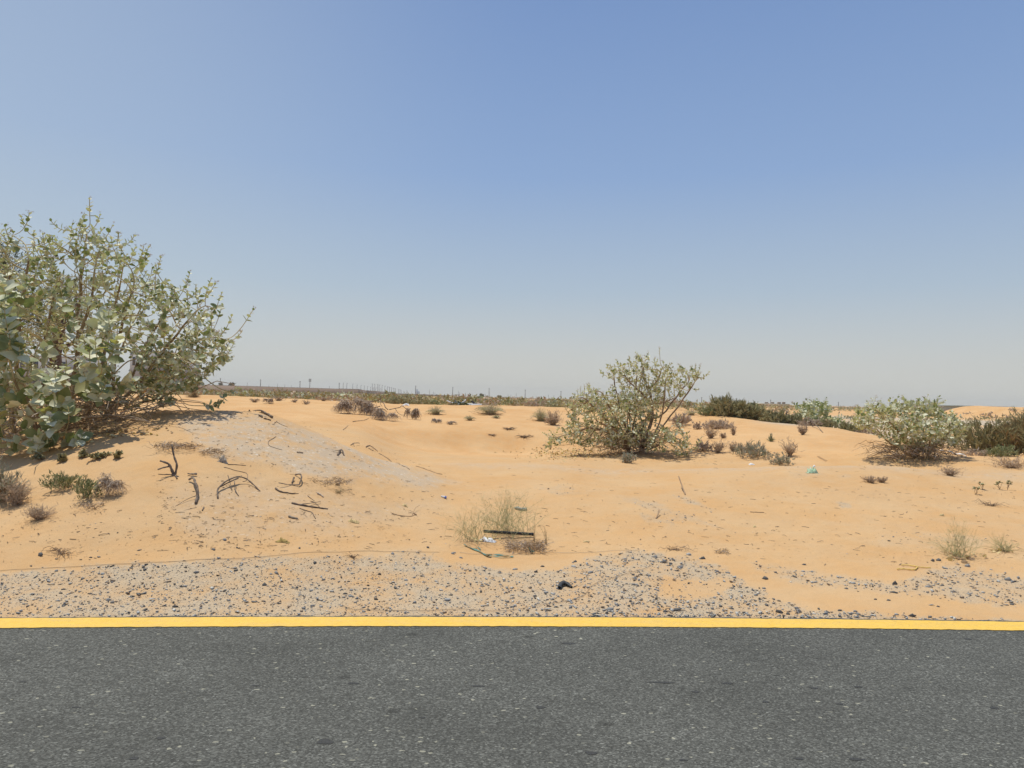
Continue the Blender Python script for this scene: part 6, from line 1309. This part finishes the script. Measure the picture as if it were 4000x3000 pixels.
# trees with crowns of leaf clumps
def tree(u, vb, vt, wpx, Y_, label, ms, n=5000, seed=1, trunk=True, lumps=9, leafm=.2, name='tree', dens=1.0):
    r = np.random.RandomState(seed); b_ = at(u, vb, Y_); g = gz(b_[0], Y_); t_ = at(u, vt, Y_)[2]; H_ = t_ - g; W_ = wpx * Y_ / F; off = np.array([b_[0], Y_, g])
    root = empty(name, off, label, 'tree'); cb = H_ * .25
    lc = [(r.uniform(-.3, .3) * W_, r.uniform(-.3, .3) * W_, cb + (H_ - cb) * r.uniform(.25, .78), r.uniform(.16, .27) * W_) for _ in range(lumps)]
    mb = MB(); mb.add(*tubes(np.array([[[0, 0, -.1], [.02 * W_, 0, H_ * .2], [0, .01, H_ * .38]]]), np.array([[.05, .04, .03]]) * H_, 7))
    for (x, y, z, q_) in lc:
        A0 = np.array([0, 0, H_ * r.uniform(.22, .36)]); B0 = np.array([x, y, z]); mb.add(*tubes(arcs(A0[None], B0[None], r, .05, .05, 5), np.linspace(.022, .006, 5)[None] * H_, 5))
    mb.obj('trunk', [M_BARKD], root, None, True)
    P_ = []
    for (x, y, z, q_) in lc:
        k = n // lumps; d = r.normal(0, 1, (k, 3)); d /= np.linalg.norm(d, axis=1, keepdims=True); rr = q_ * (r.rand(k) ** .45)[:, None] * (1 + .25 * r.normal(0, 1, (k, 1)))
        P_.append(np.array([x, y, z]) + d * rr * [1, 1, .75])
    P_ = np.concatenate(P_); k = len(P_); P_[:, 2] = np.clip(P_[:, 2], cb * .5, None); D = r.normal(0, 1, (k, 3)); D[:, 2] += .3; D /= np.linalg.norm(D, axis=1, keepdims=True); E = r.normal(0, 1, (k, 3)); E /= np.linalg.norm(E, axis=1, keepdims=True)
    sz = r.uniform(.5, 1.2, (k, 1)) * leafm; T3 = np.stack([P_ - E * sz * .22, P_ + E * sz * .22, P_ + D * sz], 1).reshape(-1, 3)
    mk('crown', T3, [np.arange(len(T3)).reshape(-1, 3)], ms, root, [(r.rand(k) < .3).astype(int)])
    return root
tree(-70, 1600, 850, 420, 20, 'dark fine-leaved tree behind the big milkweed at the left edge', [M_DARKG, M_GREYG], 16000, 3, leafm=.09, lumps=16)
tree(210, 1560, 1010, 260, 24, 'grey-green fine-leaved tree behind the left milkweed', [M_GREEN, M_GREYG], 5000, 4, leafm=.10, lumps=10)
tree(863, 1509, 1491, 26, 470, 'left of two dark round trees showing over the long wall', [M_DARKG, M_MAUVE], 900, 5, leafm=1.1)
tree(906, 1510, 1492, 26, 470, 'right of two dark round trees showing over the long wall', [M_DARKG, M_MAUVE], 900, 6, leafm=1.1)
tree(1881, 1553, 1537, 18, 300, 'lone dark round tree on the horizon between two poles', [M_DARKG, M_OLIVE], 700, 7, leafm=.6)
tree(1902, 1553, 1545, 7, 300, 'tiny bush-like tree right of the lone round tree', [M_DARKG, M_OLIVE], 300, 8, leafm=.4)
tree(1509, 1546, 1529, 16, 420, 'small green tree at the end of the brown blocks', [M_GREEN, M_DARKG], 500, 9, leafm=.8)
tree(1537, 1548, 1532, 22, 400, 'low green tree right of the small green tree', [M_GREEN, M_OLIVE], 600, 10, leafm=.8)
tree(1951, 1556, 1545, 18, 300, 'low green mound tree right of the horizon pole', [M_OLIVEL, M_OLIVE], 500, 11, leafm=.6)
tree(2942, 1600, 1576, 38, 140, 'rounded green tree right of the olive ridge', [M_GREEN, M_DARKG], 1600, 12, leafm=.35)
tree(1585, 1547, 1540, 22, 500, 'low bush-like tree before the low flat brown building', [M_OLIVE, M_DARKG], 400, 13, leafm=.8)
tree(1705, 1551, 1543, 10, 500, 'dark round tree between the two low brown buildings', [M_DARKG, M_OLIVE], 300, 14, leafm=.8)

# ------------------------------------------------------------------ dusty air
HZ = bpy.data.materials.new('dusty_air'); HZ.use_nodes = True; hn = HZ.node_tree; hn.nodes.clear()
ho = hn.nodes.new('ShaderNodeOutputMaterial'); pv = hn.nodes.new('ShaderNodeVolumePrincipled')
pv.inputs['Color'].default_value = (1.0, 0.975, 0.91, 1); pv.inputs['Density'].default_value = 0.00028; pv.inputs['Anisotropy'].default_value = 0.0
hn.links.new(pv.outputs[0], ho.inputs['Volume'])
Vh, Qh = box(-20000, 20000, -60, 3600, -4, 45)

hz = mk('haze', Vh, [Qh], [HZ]); tag(hz, kind='stuff')
